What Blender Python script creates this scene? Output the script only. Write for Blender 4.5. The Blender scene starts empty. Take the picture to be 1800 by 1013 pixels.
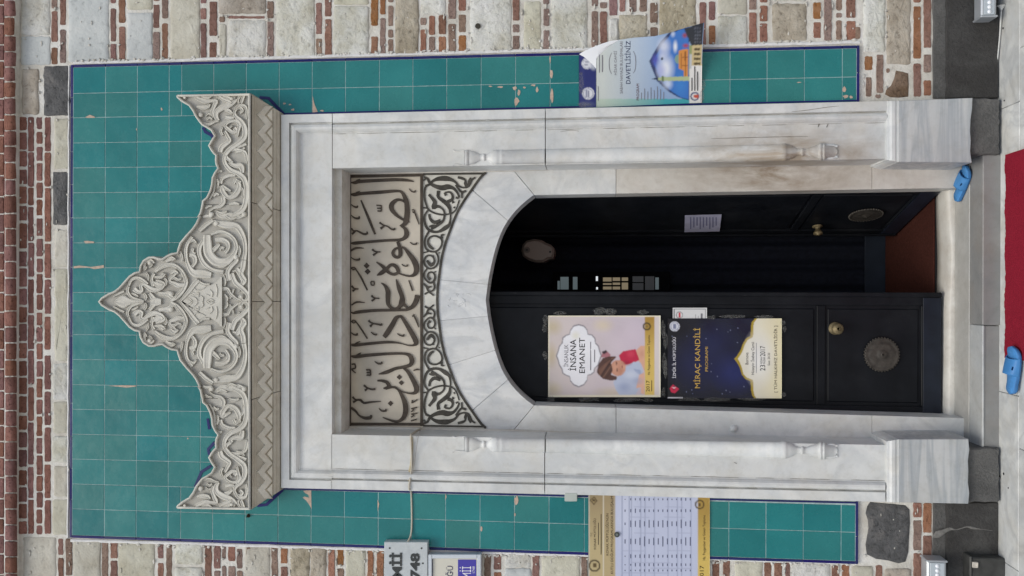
import bpy, math, random
import numpy as np
from mathutils import Vector, Matrix

# ------------------------------------------------------------------ camera
S = bpy.context.scene
FPX = 1400.0                      # focal length in photograph pixels (1800 wide)
PITCH = math.radians(5.33)
ROLL = math.radians(0.15)
CAM = Vector((0.0685, -4.1, 2.0))
_r = Vector((1, 0, 0))
_f = Vector((0, math.cos(PITCH), math.sin(PITCH)))
_u = Vector((0, -math.sin(PITCH), math.cos(PITCH)))
CR = _r * math.cos(ROLL) + _u * math.sin(ROLL)
CU = _u * math.cos(ROLL) - _r * math.sin(ROLL)
cd = bpy.data.cameras.new('camera')
cd.sensor_fit = 'HORIZONTAL'; cd.sensor_width = 36.0; cd.lens = FPX / 1800 * 36.0
cd.clip_start = 0.05; cd.clip_end = 500
cam = bpy.data.objects.new('camera', cd)
S.collection.objects.link(cam)
_m = Matrix.Identity(4)           # the phone was held sideways: world up points to the left of the picture
for i in range(3):
    _m[i][0] = -CU[i]; _m[i][1] = CR[i]; _m[i][2] = -_f[i]; _m[i][3] = CAM[i]
cam.matrix_world = _m
S.camera = cam

# ------------------------------------------------------------------ light
SUN_EL, SUN_AZ = 56.0, -16.0      # azimuth from -Y (behind the camera), negative = from the left
w = bpy.data.worlds.new('World'); S.world = w; w.use_nodes = True
nt = w.node_tree; nt.nodes.clear()
sky = nt.nodes.new('ShaderNodeTexSky'); sky.sky_type = 'NISHITA'; sky.sun_disc = False
sky.sun_elevation = math.radians(SUN_EL)
sky.sun_rotation = math.radians(180 - SUN_AZ)
sky.air_density = 1.0; sky.dust_density = 2.5; sky.ozone_density = 0.6
bg = nt.nodes.new('ShaderNodeBackground'); bg.inputs['Strength'].default_value = 0.13
wo = nt.nodes.new('ShaderNodeOutputWorld')
nt.links.new(sky.outputs[0], bg.inputs[0]); nt.links.new(bg.outputs[0], wo.inputs[0])
sd = bpy.data.lights.new('sun', 'SUN'); sd.energy = 1.45; sd.angle = math.radians(32); sd.color = (1.0, 0.985, 0.87)
so = bpy.data.objects.new('sun', sd); S.collection.objects.link(so)
_el, _az = math.radians(SUN_EL), math.radians(SUN_AZ)
_d = Vector((math.sin(_az) * math.cos(_el), -math.cos(_az) * math.cos(_el), math.sin(_el)))
so.rotation_euler = _d.to_track_quat('Z', 'Y').to_euler()
so.location = _d * 20
S.view_settings.view_transform = 'Standard'; S.view_settings.look = 'None'
S.view_settings.gamma = 1.0; S.view_settings.use_curve_mapping = False
S.view_settings.exposure = 0.02

RND = random.Random(11)

# ------------------------------------------------------------------ geometry helpers
def P(px, py, y=0.0):
    """point of the place that stands at photograph pixel (px, py) at depth y"""
    d = CR * (506.5 - py) + CU * (900.0 - px) + _f * FPX
    t = (y - CAM.y) / d.y
    return CAM + d * t

def PZ(px, py, z):
    """the same on the horizontal plane z"""
    d = CR * (506.5 - py) + CU * (900.0 - px) + _f * FPX
    t = (z - CAM.z) / d.z
    return CAM + d * t

ROOTLOC = {}
def tag(o, label=None, cat=None, group=None, kind=None):
    if label: o['label'] = label
    if cat: o['category'] = cat
    if group: o['group'] = group
    if kind: o['kind'] = kind
    return o

def thing(name, loc, label, cat, group=None, kind=None):
    o = bpy.data.objects.new(name, None); S.collection.objects.link(o)
    o.empty_display_size = 0.1
    o.location = loc; ROOTLOC[o.name] = Vector(loc)
    return tag(o, label, cat, group, kind)

def rootloc(o):
    while o is not None:
        if o.name in ROOTLOC: return ROOTLOC[o.name]
        o = o.parent
    return Vector((0, 0, 0))

def mk(name, verts, faces, mat, parent=None, smooth=False, label=None):
    off = rootloc(parent) if parent is not None else Vector((0, 0, 0))
    me = bpy.data.meshes.new(name)
    me.from_pydata([tuple(Vector(v) - off) for v in verts], [], faces)
    if smooth: me.polygons.foreach_set('use_smooth', [True] * len(me.polygons))
    me.update()
    if mat is not None: me.materials.append(mat)
    o = bpy.data.objects.new(name, me); S.collection.objects.link(o)
    if parent is not None: o.parent = parent
    if label: o['label'] = label
    return o

class MB:
    """collects several shapes that make ONE part"""
    def __init__(s): s.v = []; s.f = []
    def add(s, vf):
        n = len(s.v); s.v += list(vf[0]); s.f += [tuple(i + n for i in f) for f in vf[1]]
        return s
    def build(s, name, mat, parent=None, smooth=False): return mk(name, s.v, s.f, mat, parent, smooth)

def area2(p):
    return sum(p[i][0] * p[(i + 1) % len(p)][1] - p[(i + 1) % len(p)][0] * p[i][1] for i in range(len(p)))

def inset(p, d):
    n = len(p); out = []
    for i in range(n):
        a, b, c = p[i - 1], p[i], p[(i + 1) % n]
        e1 = (b[0] - a[0], b[1] - a[1]); e2 = (c[0] - b[0], c[1] - b[1])
        l1 = math.hypot(*e1) or 1e-6; l2 = math.hypot(*e2) or 1e-6
        n1 = (-e1[1] / l1, e1[0] / l1); n2 = (-e2[1] / l2, e2[0] / l2)
        m = (n1[0] + n2[0], n1[1] + n2[1]); k = 1 + n1[0] * n2[0] + n1[1] * n2[1]
        k = max(k, 0.45)
        out.append((b[0] + d * m[0] / k, b[1] + d * m[1] / k))
    return out

def prism(poly, y0, y1, bev=0.0, bevy=0.003, tilt=None):
    """poly: photo pixels at the front plane y0, extruded straight back to y1, front edge bevelled"""
    p = list(poly)
    if area2(p) < 0: p.reverse()
    n = len(p)
    W = [P(a, b, y0) for a, b in p]
    v = [(q.x, y1, q.z) for q in W]; f = []
    if bev > 0:
        v += [(q.x, y0 + bevy, q.z) for q in W]
        I = [P(a, b, y0) for a, b in inset(p, bev)]
        v += [(q.x, y0 + (tilt(q) if tilt else 0), q.z) for q in I]
        rings = 3
    else:
        v += [(q.x, y0, q.z) for q in W]; rings = 2
    for r in range(rings - 1):
        for i in range(n):
            j = (i + 1) % n
            f.append((r * n + i, r * n + j, (r + 1) * n + j, (r + 1) * n + i))
    f.append(tuple(range((rings - 1) * n, rings * n)))
    f.append(tuple(reversed(range(n))))
    return v, f

from mathutils import noise as mnoise
def hewn(poly, y0, y1, bev, bevy, amp, freq=16.0):
    """like prism, but the face between the arrises undulates"""
    p = list(poly)
    if area2(p) < 0: p.reverse()
    n = len(p); cx = sum(q[0] for q in p) / n; cy = sum(q[1] for q in p) / n
    I = inset(p, bev)
    W = [P(a, b, y0) for a, b in p]
    v = [(q.x, y1, q.z) for q in W] + [(q.x, y0 + bevy, q.z) for q in W]; f = []
    rings = [1.0, .82, .62, .42, .22]
    for k, s in enumerate(rings):
        for a, b in I:
            q = P(cx + (a - cx) * s, cy + (b - cy) * s, y0)
            h = mnoise.noise(q * freq) * amp + mnoise.noise(q * freq * 2.7) * amp * .5 + mnoise.noise(q * freq * 6) * amp * .3
            v.append((q.x, q.y + (h if k else h * .3) - (amp * .5 if k else 0), q.z))
    q = P(cx, cy, y0); v.append((q.x, q.y - amp * .5, q.z))
    R_ = 2 + len(rings)
    for r in range(R_ - 1):
        for i in range(n):
            j = (i + 1) % n; f.append((r * n + i, r * n + j, (r + 1) * n + j, (r + 1) * n + i))
    for i in range(n): f.append(((R_ - 1) * n + i, (R_ - 1) * n + (i + 1) % n, len(v) - 1))
    return v, f

def rect(px0, px1, py0, py1): return [(px0, py0), (px1, py0), (px1, py1), (px0, py1)]

def rough_rect(px0, px1, py0, py1, amp, step=12, rnd=RND, rad=2.0):
    """rectangle with slightly uneven, corner-rounded outline (photo pixels)"""
    w_, h_ = px1 - px0, py1 - py0
    rad = min(rad, w_ * .3, h_ * .3)
    pts = []
    def side(a, b, n):
        for k in range(n):
            t = (k + .5) / n
            pts.append((a[0] + (b[0] - a[0]) * t + rnd.uniform(-amp, amp), a[1] + (b[1] - a[1]) * t + rnd.uniform(-amp, amp)))
    def corner(c, d1, d2):
        j = rnd.uniform(.5, 1.3)
        pts.append((c[0] + d1[0] * rad * j, c[1] + d1[1] * rad * j))
        j = rnd.uniform(.5, 1.3)
        pts.append((c[0] + d2[0] * rad * j, c[1] + d2[1] * rad * j))
    nx = max(1, int(w_ / step)); ny = max(1, int(h_ / step))
    corner((px0, py0), (0, 1), (1, 0)); side((px0 + rad, py0), (px1 - rad, py0), nx)
    corner((px1, py0), (-1, 0), (0, 1)); side((px1, py0 + rad), (px1, py1 - rad), ny)
    corner((px1, py1), (0, -1), (-1, 0)); side((px1 - rad, py1), (px0 + rad, py1), nx)
    corner((px0, py1), (1, 0), (0, -1)); side((px0, py1 - rad), (px0, py0 + rad), ny)
    return pts

def box(x0, x1, y0, y1, z0, z1):
    v = [(x0, y0, z0), (x1, y0, z0), (x1, y1, z0), (x0, y1, z0), (x0, y0, z1), (x1, y0, z1), (x1, y1, z1), (x0, y1, z1)]
    return v, [(0, 3, 2, 1), (4, 5, 6, 7), (0, 1, 5, 4), (1, 2, 6, 5), (2, 3, 7, 6), (3, 0, 4, 7)]

def bevbox(x0, x1, y0, y1, z0, z1, b):
    """box with all edges chamfered by b"""
    v = []; f = []
    xs, ys, zs = (x0, x1), (y0, y1), (z0, z1)
    idx = {}
    for i in (0, 1):
        for j in (0, 1):
            for k in (0, 1):
                cx, cy, cz = xs[i], ys[j], zs[k]
                sx, sy, sz = (1 - 2 * i), (1 - 2 * j), (1 - 2 * k)
                for a in range(3):
                    q = [cx + sx * b, cy + sy * b, cz + sz * b]
                    q[a] = (cx, cy, cz)[a]
                    idx[(i, j, k, a)] = len(v); v.append(tuple(q))
    def F(*keys): f.append(tuple(idx[k] for k in keys))
    for i in (0, 1):
        F((i, 0, 0, 0), (i, 1, 0, 0), (i, 1, 1, 0), (i, 0, 1, 0))
        F((0, i, 0, 1), (1, i, 0, 1), (1, i, 1, 1), (0, i, 1, 1))
        F((0, 0, i, 2), (1, 0, i, 2), (1, 1, i, 2), (0, 1, i, 2))
    for i in (0, 1):
        for j in (0, 1):
            F((i, j, 0, 0), (i, j, 1, 0), (i, j, 1, 1), (i, j, 0, 1))
            F((i, 0, j, 0), (i, 1, j, 0), (i, 1, j, 2), (i, 0, j, 2))
            F((0, i, j, 1), (1, i, j, 1), (1, i, j, 2), (0, i, j, 2))
            for k in (0, 1):
                F((i, j, k, 0), (i, j, k, 1), (i, j, k, 2))
    return v, f

def catmull(pts, step):
    if len(pts) < 3:
        a, b = pts[0], pts[-1]
        n = max(2, int(math.hypot(b[0] - a[0], b[1] - a[1]) / step))
        return [tuple(a[k] + (b[k] - a[k]) * i / n for k in range(len(a))) for i in range(n + 1)]
    out = []
    n = len(pts)
    for i in range(n - 1):
        p0 = pts[max(i - 1, 0)]; p1 = pts[i]; p2 = pts[i + 1]; p3 = pts[min(i + 2, n - 1)]
        m = max(2, int(math.hypot(p2[0] - p1[0], p2[1] - p1[1]) / step))
        for k in range(m):
            t = k / m
            out.append(tuple(0.5 * (2 * p1[c] + (p2[c] - p0[c]) * t + (2 * p0[c] - 5 * p1[c] + 4 * p2[c] - p3[c]) * t * t
                                    + (3 * p1[c] - p0[c] - 3 * p2[c] + p3[c]) * t ** 3) for c in range(len(p1))))
    out.append(tuple(pts[-1]))
    return out

ROUND = [(-1, 0), (-.78, .62), (-.4, .93), (0, 1), (.4, .93), (.78, .62), (1, 0)]
FLAT = [(-1, 0), (-.82, 1), (.82, 1), (1, 0)]
def ribbon(pts, y, h, prof=FLAT, step=3.0, smooth_path=True):
    """raised stroke: pts = (px, py, width) photo pixels on plane y (number or function), height h towards the viewer"""
    q = catmull(pts, step) if smooth_path else pts
    yf = y if callable(y) else (lambda a, b: y)
    v = []; f = []; m = len(prof); n = len(q)
    for i in range(n):
        a = q[max(i - 1, 0)]; b = q[min(i + 1, n - 1)]
        dx, dy = b[0] - a[0], b[1] - a[1]; l = math.hypot(dx, dy) or 1e-6
        nx, ny = -dy / l, dx / l
        w_ = max(q[i][2], .3) * .5
        hh = h * min(1.0, .35 + w_ / 2.2) * (1 + .09 * i / n)
        for o, z in prof:
            sx, sy = q[i][0] + nx * o * w_, q[i][1] + ny * o * w_
            v.append(tuple(P(sx, sy, yf(sx, sy) - z * hh)))
    for i in range(n - 1):
        for k in range(m - 1):
            f.append((i * m + k, i * m + k + 1, (i + 1) * m + k + 1, (i + 1) * m + k))
    f.append(tuple(range(m))); f.append(tuple(reversed(range((n - 1) * m, n * m))))
    return v, f

def dome(px, py, r, y, h, n=12, flat=False):
    v = []; f = []
    rings = [(1, 0), (.8, .6), (.45, .92)] if not flat else [(1, 0), (.86, 1)]
    for s, z in rings:
        for k in range(n):
            a = 2 * math.pi * k / n
            v.append(tuple(P(px + r * s * math.cos(a), py + r * s * math.sin(a), y - z * h)))
    for r_ in range(len(rings) - 1):
        for k in range(n):
            f.append((r_ * n + k, r_ * n + (k + 1) % n, (r_ + 1) * n + (k + 1) % n, (r_ + 1) * n + k))
    if flat: f.append(tuple(range((len(rings) - 1) * n, len(rings) * n)))
    else:
        v.append(tuple(P(px, py, y - h))); c = len(v) - 1; b = (len(rings) - 1) * n
        for k in range(n): f.append((b + k, b + (k + 1) % n, c))
    return v, f

def tube(pts, r, n=8, closed=False):
    """tube through world points"""
    pts = [Vector(p) for p in pts]; v = []; f = []
    m = len(pts); rr = r if hasattr(r, '__len__') else [r] * m
    for i, p in enumerate(pts):
        d = (pts[min(i + 1, m - 1)] - pts[max(i - 1, 0)]).normalized()
        a = d.cross(Vector((0, 1, 0)))
        if a.length < .05: a = d.cross(Vector((1, 0, 0)))
        a.normalize(); b = d.cross(a)
        for k in range(n):
            t = 2 * math.pi * k / n
            v.append(tuple(p + (a * math.cos(t) + b * math.sin(t)) * rr[i]))
    for i in range(m - 1):
        for k in range(n):
            f.append((i * n + k, i * n + (k + 1) % n, (i + 1) * n + (k + 1) % n, (i + 1) * n + k))
    f.append(tuple(range(n))); f.append(tuple(reversed(range((m - 1) * n, m * n))))
    return v, f

def lathe(c, axis, prof, n=24):
    """prof: (distance along axis, radius)"""
    c = Vector(c); ax = Vector(axis).normalized()
    a = ax.cross(Vector((0, 0, 1)));
    if a.length < .05: a = ax.cross(Vector((1, 0, 0)))
    a.normalize(); b = ax.cross(a); v = []; f = []
    for d, r in prof:
        for k in range(n):
            t = 2 * math.pi * k / n
            v.append(tuple(c + ax * d + (a * math.cos(t) + b * math.sin(t)) * r))
    m = len(prof)
    for i in range(m - 1):
        for k in range(n):
            f.append((i * n + k, i * n + (k + 1) % n, (i + 1) * n + (k + 1) % n, (i + 1) * n + k))
    f.append(tuple(range(n))); f.append(tuple(reversed(range((m - 1) * n, m * n))))
    return v, f

_TXT = {}
def text2d(s, bold=0.0):
    key = (s, bold)
    if key not in _TXT:
        cu = bpy.data.curves.new('t', 'FONT'); cu.body = s; cu.resolution_u = 2; cu.offset = bold
        o = bpy.data.objects.new('t', cu); S.collection.objects.link(o)
        dg = bpy.context.evaluated_depsgraph_get()
        me = bpy.data.meshes.new_from_object(o.evaluated_get(dg))
        v = [(q.co.x, q.co.y) for q in me.vertices]; f = [tuple(p.vertices) for p in me.polygons]
        bpy.data.objects.remove(o); bpy.data.curves.remove(cu); bpy.data.meshes.remove(me)
        _TXT[key] = (v, f)
    return _TXT[key]

def text(s, pxb, py0, py1, cap, y, bold=0.0, xheight=False):
    """lettering: baseline at px=pxb, running from py0 (start) up to py1 (end), capital height cap px"""
    v, f = text2d(s, bold)
    if not v: return [], []
    x0 = min(a for a, b in v); x1 = max(a for a, b in v)
    k = (py1 - py0) / (x1 - x0)
    yf = y if callable(y) else (lambda a, b: y)
    out = []
    for a, b in v:
        px, py = pxb - b / .73 * cap, py0 + (a - x0) * k
        out.append(tuple(P(px, py, yf(px, py))))
    return out, f

# ------------------------------------------------------------------ materials
def hexc(h):
    h = h.lstrip('#')
    c = [int(h[i:i + 2], 16) / 255 for i in (0, 2, 4)]
    return tuple(x / 12.92 if x <= .04045 else ((x + .055) / 1.055) ** 2.4 for x in c) + (1.0,)

class NG:
    def __init__(s, name):
        s.m = bpy.data.materials.new(name); s.m.use_nodes = True
        s.t = s.m.node_tree; s.t.nodes.clear()
        s.out = s.n('ShaderNodeOutputMaterial'); s.b = s.n('ShaderNodeBsdfPrincipled')
        s.l(s.b.outputs[0], s.out.inputs[0])
        s.tc = s.n('ShaderNodeTexCoord')
    def n(s, ty, **kw):
        x = s.t.nodes.new(ty)
        for k, v in kw.items(): setattr(x, k, v)
        return x
    def l(s, a, b): s.t.links.new(a, b)
    def noise(s, scale, detail=4, rough=.55, dist=0.0, vec=None, stretch=None):
        x = s.n('ShaderNodeTexNoise'); x.inputs['Scale'].default_value = scale
        x.inputs['Detail'].default_value = detail; x.inputs['Roughness'].default_value = rough
        x.inputs['Distortion'].default_value = dist
        src = vec or s.tc.outputs['Object']
        if stretch:
            mp = s.n('ShaderNodeMapping'); mp.inputs['Scale'].default_value = stretch
            s.l(src, mp.inputs[0]); src = mp.outputs[0]
        s.l(src, x.inputs['Vector'])
        return x.outputs['Fac']
    def ramp(s, fac, stops):
        x = s.n('ShaderNodeValToRGB'); e = x.color_ramp.elements
        e[0].position, e[0].color = stops[0][0], stops[0][1]
        e[1].position, e[1].color = stops[-1][0], stops[-1][1]
        for p, c in stops[1:-1]:
            k = e.new(p); k.color = c
        s.l(fac, x.inputs[0]); return x.outputs[0]
    def mix(s, fac, a, b, mode='MIX'):
        x = s.n('ShaderNodeMix'); x.data_type = 'RGBA'; x.blend_type = mode
        for v, i in ((fac, 0), (a, 6), (b, 7)):
            if hasattr(v, 'is_linked'): s.l(v, x.inputs[i])
            else: x.inputs[i].default_value = v
        return x.outputs[2]
    def val(s, c, amt, hue=0.0, sat=0.0):
        """per-object random brightness"""
        oi = s.n('ShaderNodeObjectInfo')
        h = s.n('ShaderNodeHueSaturation')
        mr = s.n('ShaderNodeMapRange'); mr.inputs[3].default_value = 1 - amt; mr.inputs[4].default_value = 1 + amt
        s.l(oi.outputs['Random'], mr.inputs[0]); s.l(mr.outputs[0], h.inputs['Value'])
        if hue or sat:
            wn = s.n('ShaderNodeTexWhiteNoise'); wn.noise_dimensions = '1D'; s.l(oi.outputs['Random'], wn.inputs['W'])
            if hue:
                m2 = s.n('ShaderNodeMapRange'); m2.inputs[3].default_value = .5 - hue; m2.inputs[4].default_value = .5 + hue
                s.l(wn.outputs['Value'], m2.inputs[0]); s.l(m2.outputs[0], h.inputs['Hue'])
            if sat:
                m3 = s.n('ShaderNodeMapRange'); m3.inputs[3].default_value = 1 - sat; m3.inputs[4].default_value = 1 + sat
                s.l(wn.outputs['Value'], m3.inputs[0]); s.l(m3.outputs[0], h.inputs['Saturation'])
        s.l(c, h.inputs['Color']); return h.outputs[0]
    def bump(s, h, strength, dist=.01, prev=None):
        x = s.n('ShaderNodeBump'); x.inputs['Strength'].default_value = strength; x.inputs['Distance'].default_value = dist
        s.l(h, x.inputs['Height'])
        if prev is not None: s.l(prev, x.inputs['Normal'])
        return x.outputs[0]
    def done(s, col, rough=.8, normal=None, spec=.5, metal=0.0):
        if hasattr(col, 'is_linked'): s.l(col, s.b.inputs['Base Color'])
        else: s.b.inputs['Base Color'].default_value = col
        if hasattr(rough, 'is_linked'): s.l(rough, s.b.inputs['Roughness'])
        else: s.b.inputs['Roughness'].default_value = rough
        s.b.inputs['Specular IOR Level'].default_value = spec; s.b.inputs['Metallic'].default_value = metal
        if normal is not None: s.l(normal, s.b.inputs['Normal'])
        return s.m

def C(r, g, b): return (r, g, b, 1.0)

def stone_mat(name, a, b, c, scale=9, pits=.5, bump=.6, var=.12):
    g = NG(name)
    n1 = g.noise(scale, 6, .6); n2 = g.noise(scale * 5, 5, .65, .3)
    col = g.ramp(n1, [(.3, a), (.52, b), (.75, c)])
    sp = g.ramp(n2, [(.33, C(*[x * .55 for x in a[:3]])), (.45, C(1, 1, 1)), (.62, C(1, 1, 1)), (.75, C(1.1, 1.1, 1.08))])
    col = g.mix(pits, col, sp, 'MULTIPLY')
    col = g.val(col, var, .012, .15)
    nb = g.bump(n2, bump, .012); nb = g.bump(n1, bump * .8, .03, nb)
    return g.done(col, .9, nb, .25)

def plain(name, col, rough=.6, spec=.5, metal=0.0, nscale=0, namt=.1, bump=0):
    g = NG(name)
    if nscale:
        n = g.noise(nscale, 4)
        cc = g.ramp(n, [(.3, C(*[x * (1 - namt) for x in col[:3]])), (.7, C(*[min(1, x * (1 + namt)) for x in col[:3]]))])
        nb = g.bump(n, bump, .005) if bump else None
        return g.done(cc, rough, nb, spec, metal)
    return g.done(col, rough, None, spec, metal)

def emit(name, col, strength):
    g = NG(name); g.b.inputs['Emission Color'].default_value = col; g.b.inputs['Emission Strength'].default_value = strength
    return g.done(C(.02, .02, .02), .3)

def marble_mat(name, a, b, vein, stain, stain_amt=.35, scale=1.0, rough=.42, stretch=(1, 1, 1), var=.03, veinw=.34, spot=None):
    g = NG(name)
    n0 = g.noise(2.2 * scale, 5, .55, .6, stretch=stretch)
    n1 = g.noise(3.0 * scale, 6, .55, .7, stretch=stretch)
    n2 = g.noise(2.6 * scale, 6, .66); n3 = g.noise(60, 3)
    col = g.ramp(n0, [(.3, a), (.7, b)])
    vf = g.ramp(n1, [(.40, C(0, 0, 0)), (.5, C(1, 1, 1)), (.60, C(0, 0, 0))])
    mv = g.n('ShaderNodeMath', operation='MULTIPLY'); mv.inputs[1].default_value = veinw
    g.l(vf, mv.inputs[0]); col = g.mix(mv.outputs[0], col, vein)
    sf = g.ramp(n2, [(.46, C(0, 0, 0)), (.72, C(1, 1, 1))])
    ms = g.n('ShaderNodeMath', operation='MULTIPLY'); ms.inputs[1].default_value = stain_amt
    g.l(sf, ms.inputs[0]); col = g.mix(ms.outputs[0], col, stain)
    if spot:                                   # an old brown stain with a place and shape of its own
        cx, cz, rx_, rz_, sc, amt = spot
        mp = g.n('ShaderNodeMapping'); mp.vector_type = 'POINT'
        mp.inputs['Scale'].default_value = (1 / rx_, 0, 1 / rz_); mp.inputs['Location'].default_value = (-cx / rx_, 0, -cz / rz_)
        geo = g.n('ShaderNodeNewGeometry'); g.l(geo.outputs['Position'], mp.inputs[0])
        gr_ = g.n('ShaderNodeTexGradient', gradient_type='SPHERICAL'); g.l(mp.outputs[0], gr_.inputs[0])
        nn = g.noise(7, 6, .65, .5, stretch=(1.6, 1, .5))
        mm = g.n('ShaderNodeMath', operation='MULTIPLY'); g.l(gr_.outputs['Fac'], mm.inputs[0]); g.l(g.ramp(nn, [(.3, C(0, 0, 0)), (.65, C(1, 1, 1))]), mm.inputs[1])
        m3 = g.n('ShaderNodeMath', operation='MULTIPLY', use_clamp=True); g.l(mm.outputs[0], m3.inputs[0]); m3.inputs[1].default_value = amt
        col = g.mix(m3.outputs[0], col, sc)
    n4 = g.noise(26, 5, .7)
    col = g.mix(.4, col, g.ramp(n4, [(.28, C(.74, .72, .68)), (.5, C(1, 1, 1)), (.8, C(1.04, 1.04, 1.04))]), 'MULTIPLY')
    col = g.val(col, var)
    nb = g.bump(n3, .06, .004); nb = g.bump(n0, .12, .02, nb)
    return g.done(col, rough, nb, .4)

def print_mat(name, rough=.45, spec=.4):
    g = NG(name); a = g.n('ShaderNodeVertexColor'); a.layer_name = 'print'
    n = g.noise(9, 3)
    return g.done(a.outputs[0], rough, g.bump(n, .15, .01), spec)
# ================================================================== materials of the setting
BRK = {
 'r': stone_mat('brick_red', C(.20, .108, .082), C(.255, .142, .11), C(.31, .19, .155), 14, .5, .7, .16),
 'o': stone_mat('brick_orange', C(.27, .125, .07), C(.33, .16, .095), C(.37, .21, .145), 14, .5, .7, .12),
 'd': stone_mat('brick_dull', C(.20, .135, .11), C(.27, .19, .155), C(.34, .25, .21), 16, .55, .7, .14),
 'p': stone_mat('brick_plum', C(.22, .12, .11), C(.29, .165, .15), C(.34, .21, .19), 14, .5, .7, .12),
 'u': stone_mat('brick_upper', C(.17, .08, .065), C(.235, .112, .092), C(.30, .155, .13), 16, .6, .7, .20),
}
STN = {
 'w': stone_mat('stone_pale', C(.47, .45, .37), C(.62, .62, .57), C(.70, .70, .68), 7, .38, .7, .06),
 'e': stone_mat('stone_beige', C(.43, .40, .32), C(.525, .505, .425), C(.60, .585, .51), 6, .32, .5, .08),
 't': stone_mat('stone_tan', C(.31, .265, .20), C(.43, .385, .31), C(.53, .495, .425), 7, .5, .8, .09),
 'g': stone_mat('stone_bluegrey', C(.45, .475, .475), C(.53, .555, .55), C(.60, .615, .60), 5, .3, .4, .05),
 'k': stone_mat('stone_dark', C(.085, .085, .085), C(.125, .125, .127), C(.20, .19, .18), 11, .5, .9, .12),
 'n': stone_mat('stone_brown', C(.14, .09, .06), C(.20, .14, .105), C(.26, .19, .15), 11, .5, .9, .08),
}
def mortar_mat():
    g = NG('lime_mortar')
    n1 = g.noise(5, 6, .6); n2 = g.noise(70, 5, .7, .4)
    col = g.ramp(n1, [(.3, C(.52, .49, .43)), (.5, C(.66, .64, .585)), (.72, C(.78, .77, .74))])
    n4 = g.noise(22, 5, .7)
    col = g.mix(.4, col, g.ramp(n4, [(.3, C(.62, .58, .54)), (.48, C(1, 1, 1)), (.8, C(1, 1, 1))]), 'MULTIPLY')
    return g.done(col, .95, g.bump(n4, .7, .012, g.bump(n2, .5, .006)), .2)
MORTAR = mortar_mat()
def cement_mat(name, a, b, c):
    g = NG(name)
    n1 = g.noise(3.5, 7, .65, .4); n2 = g.noise(85, 4, .7); n3 = g.noise(150, 2)
    col = g.ramp(n1, [(.32, a), (.5, b), (.72, c)])
    col = g.mix(.45, col, g.ramp(n2, [(.3, C(.5, .5, .5)), (.55, C(1, 1, 1)), (.8, C(1.3, 1.3, 1.3))]), 'MULTIPLY')
    sp = g.ramp(n3, [(.77, C(0, 0, 0)), (.79, C(1, 1, 1))])
    col = g.mix(sp, col, C(.42, .42, .40))
    return g.done(col, .93, g.bump(n2, .8, .01), .25)
CEM_D = cement_mat('cement_dark', C(.040, .038, .036), C(.058, .056, .054), C(.10, .098, .094))
CEM_M = cement_mat('cement_grey', C(.085, .083, .08), C(.12, .118, .114), C(.19, .185, .175))
MARB = marble_mat('marble_white', C(.585, .60, .595), C(.755, .76, .74), C(.46, .485, .50), C(.585, .555, .48), .55, 1.3, veinw=.40)
SPOT = (.70, 1.02, .22, .62, C(.33, .275, .215), 1.7)
MARB_R = marble_mat('marble_white_stained', C(.575, .59, .585), C(.735, .735, .715), C(.46, .485, .50), C(.55, .515, .445), .6, 1.3, veinw=.40, spot=SPOT)
MARB_WR = marble_mat('marble_warm_stained', C(.58, .565, .52), C(.67, .655, .61), C(.50, .48, .45), C(.45, .39, .32), .5, 1.6, spot=SPOT)
MARB_W = marble_mat('marble_warm', C(.56, .545, .50), C(.66, .645, .60), C(.46, .44, .41), C(.40, .34, .27), .55, 1.6)
MARB_S = marble_mat('marble_streaked', C(.43, .45, .46), C(.56, .565, .555), C(.25, .285, .32), C(.40, .385, .34), .35, 2.2, stretch=(.18, 1, 2.2), veinw=.55)
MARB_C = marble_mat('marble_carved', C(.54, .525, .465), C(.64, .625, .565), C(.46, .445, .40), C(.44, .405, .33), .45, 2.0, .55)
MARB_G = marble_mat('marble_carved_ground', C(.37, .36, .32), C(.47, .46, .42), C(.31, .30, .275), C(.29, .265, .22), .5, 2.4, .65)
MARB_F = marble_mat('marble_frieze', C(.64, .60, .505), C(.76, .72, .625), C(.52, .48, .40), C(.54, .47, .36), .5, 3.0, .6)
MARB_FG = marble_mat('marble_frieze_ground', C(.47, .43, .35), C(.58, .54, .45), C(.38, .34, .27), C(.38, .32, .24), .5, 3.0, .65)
FLOORM = marble_mat('marble_floor', C(.55, .565, .555), C(.70, .705, .675), C(.36, .375, .38), C(.47, .43, .35), .5, 1.6, .45, var=.06, veinw=.5)
STEPM = marble_mat('step_grey', C(.21, .213, .21), C(.285, .282, .272), C(.27, .27, .27), C(.25, .225, .20), .55, 2.4, .5)
STEPL = marble_mat('step_pale', C(.40, .42, .425), C(.51, .52, .51), C(.33, .345, .35), C(.36, .34, .295), .45, 2.0, .45)
DARKGAP = plain('joint_shadow', C(.10, .095, .085), .95, .1)

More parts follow.
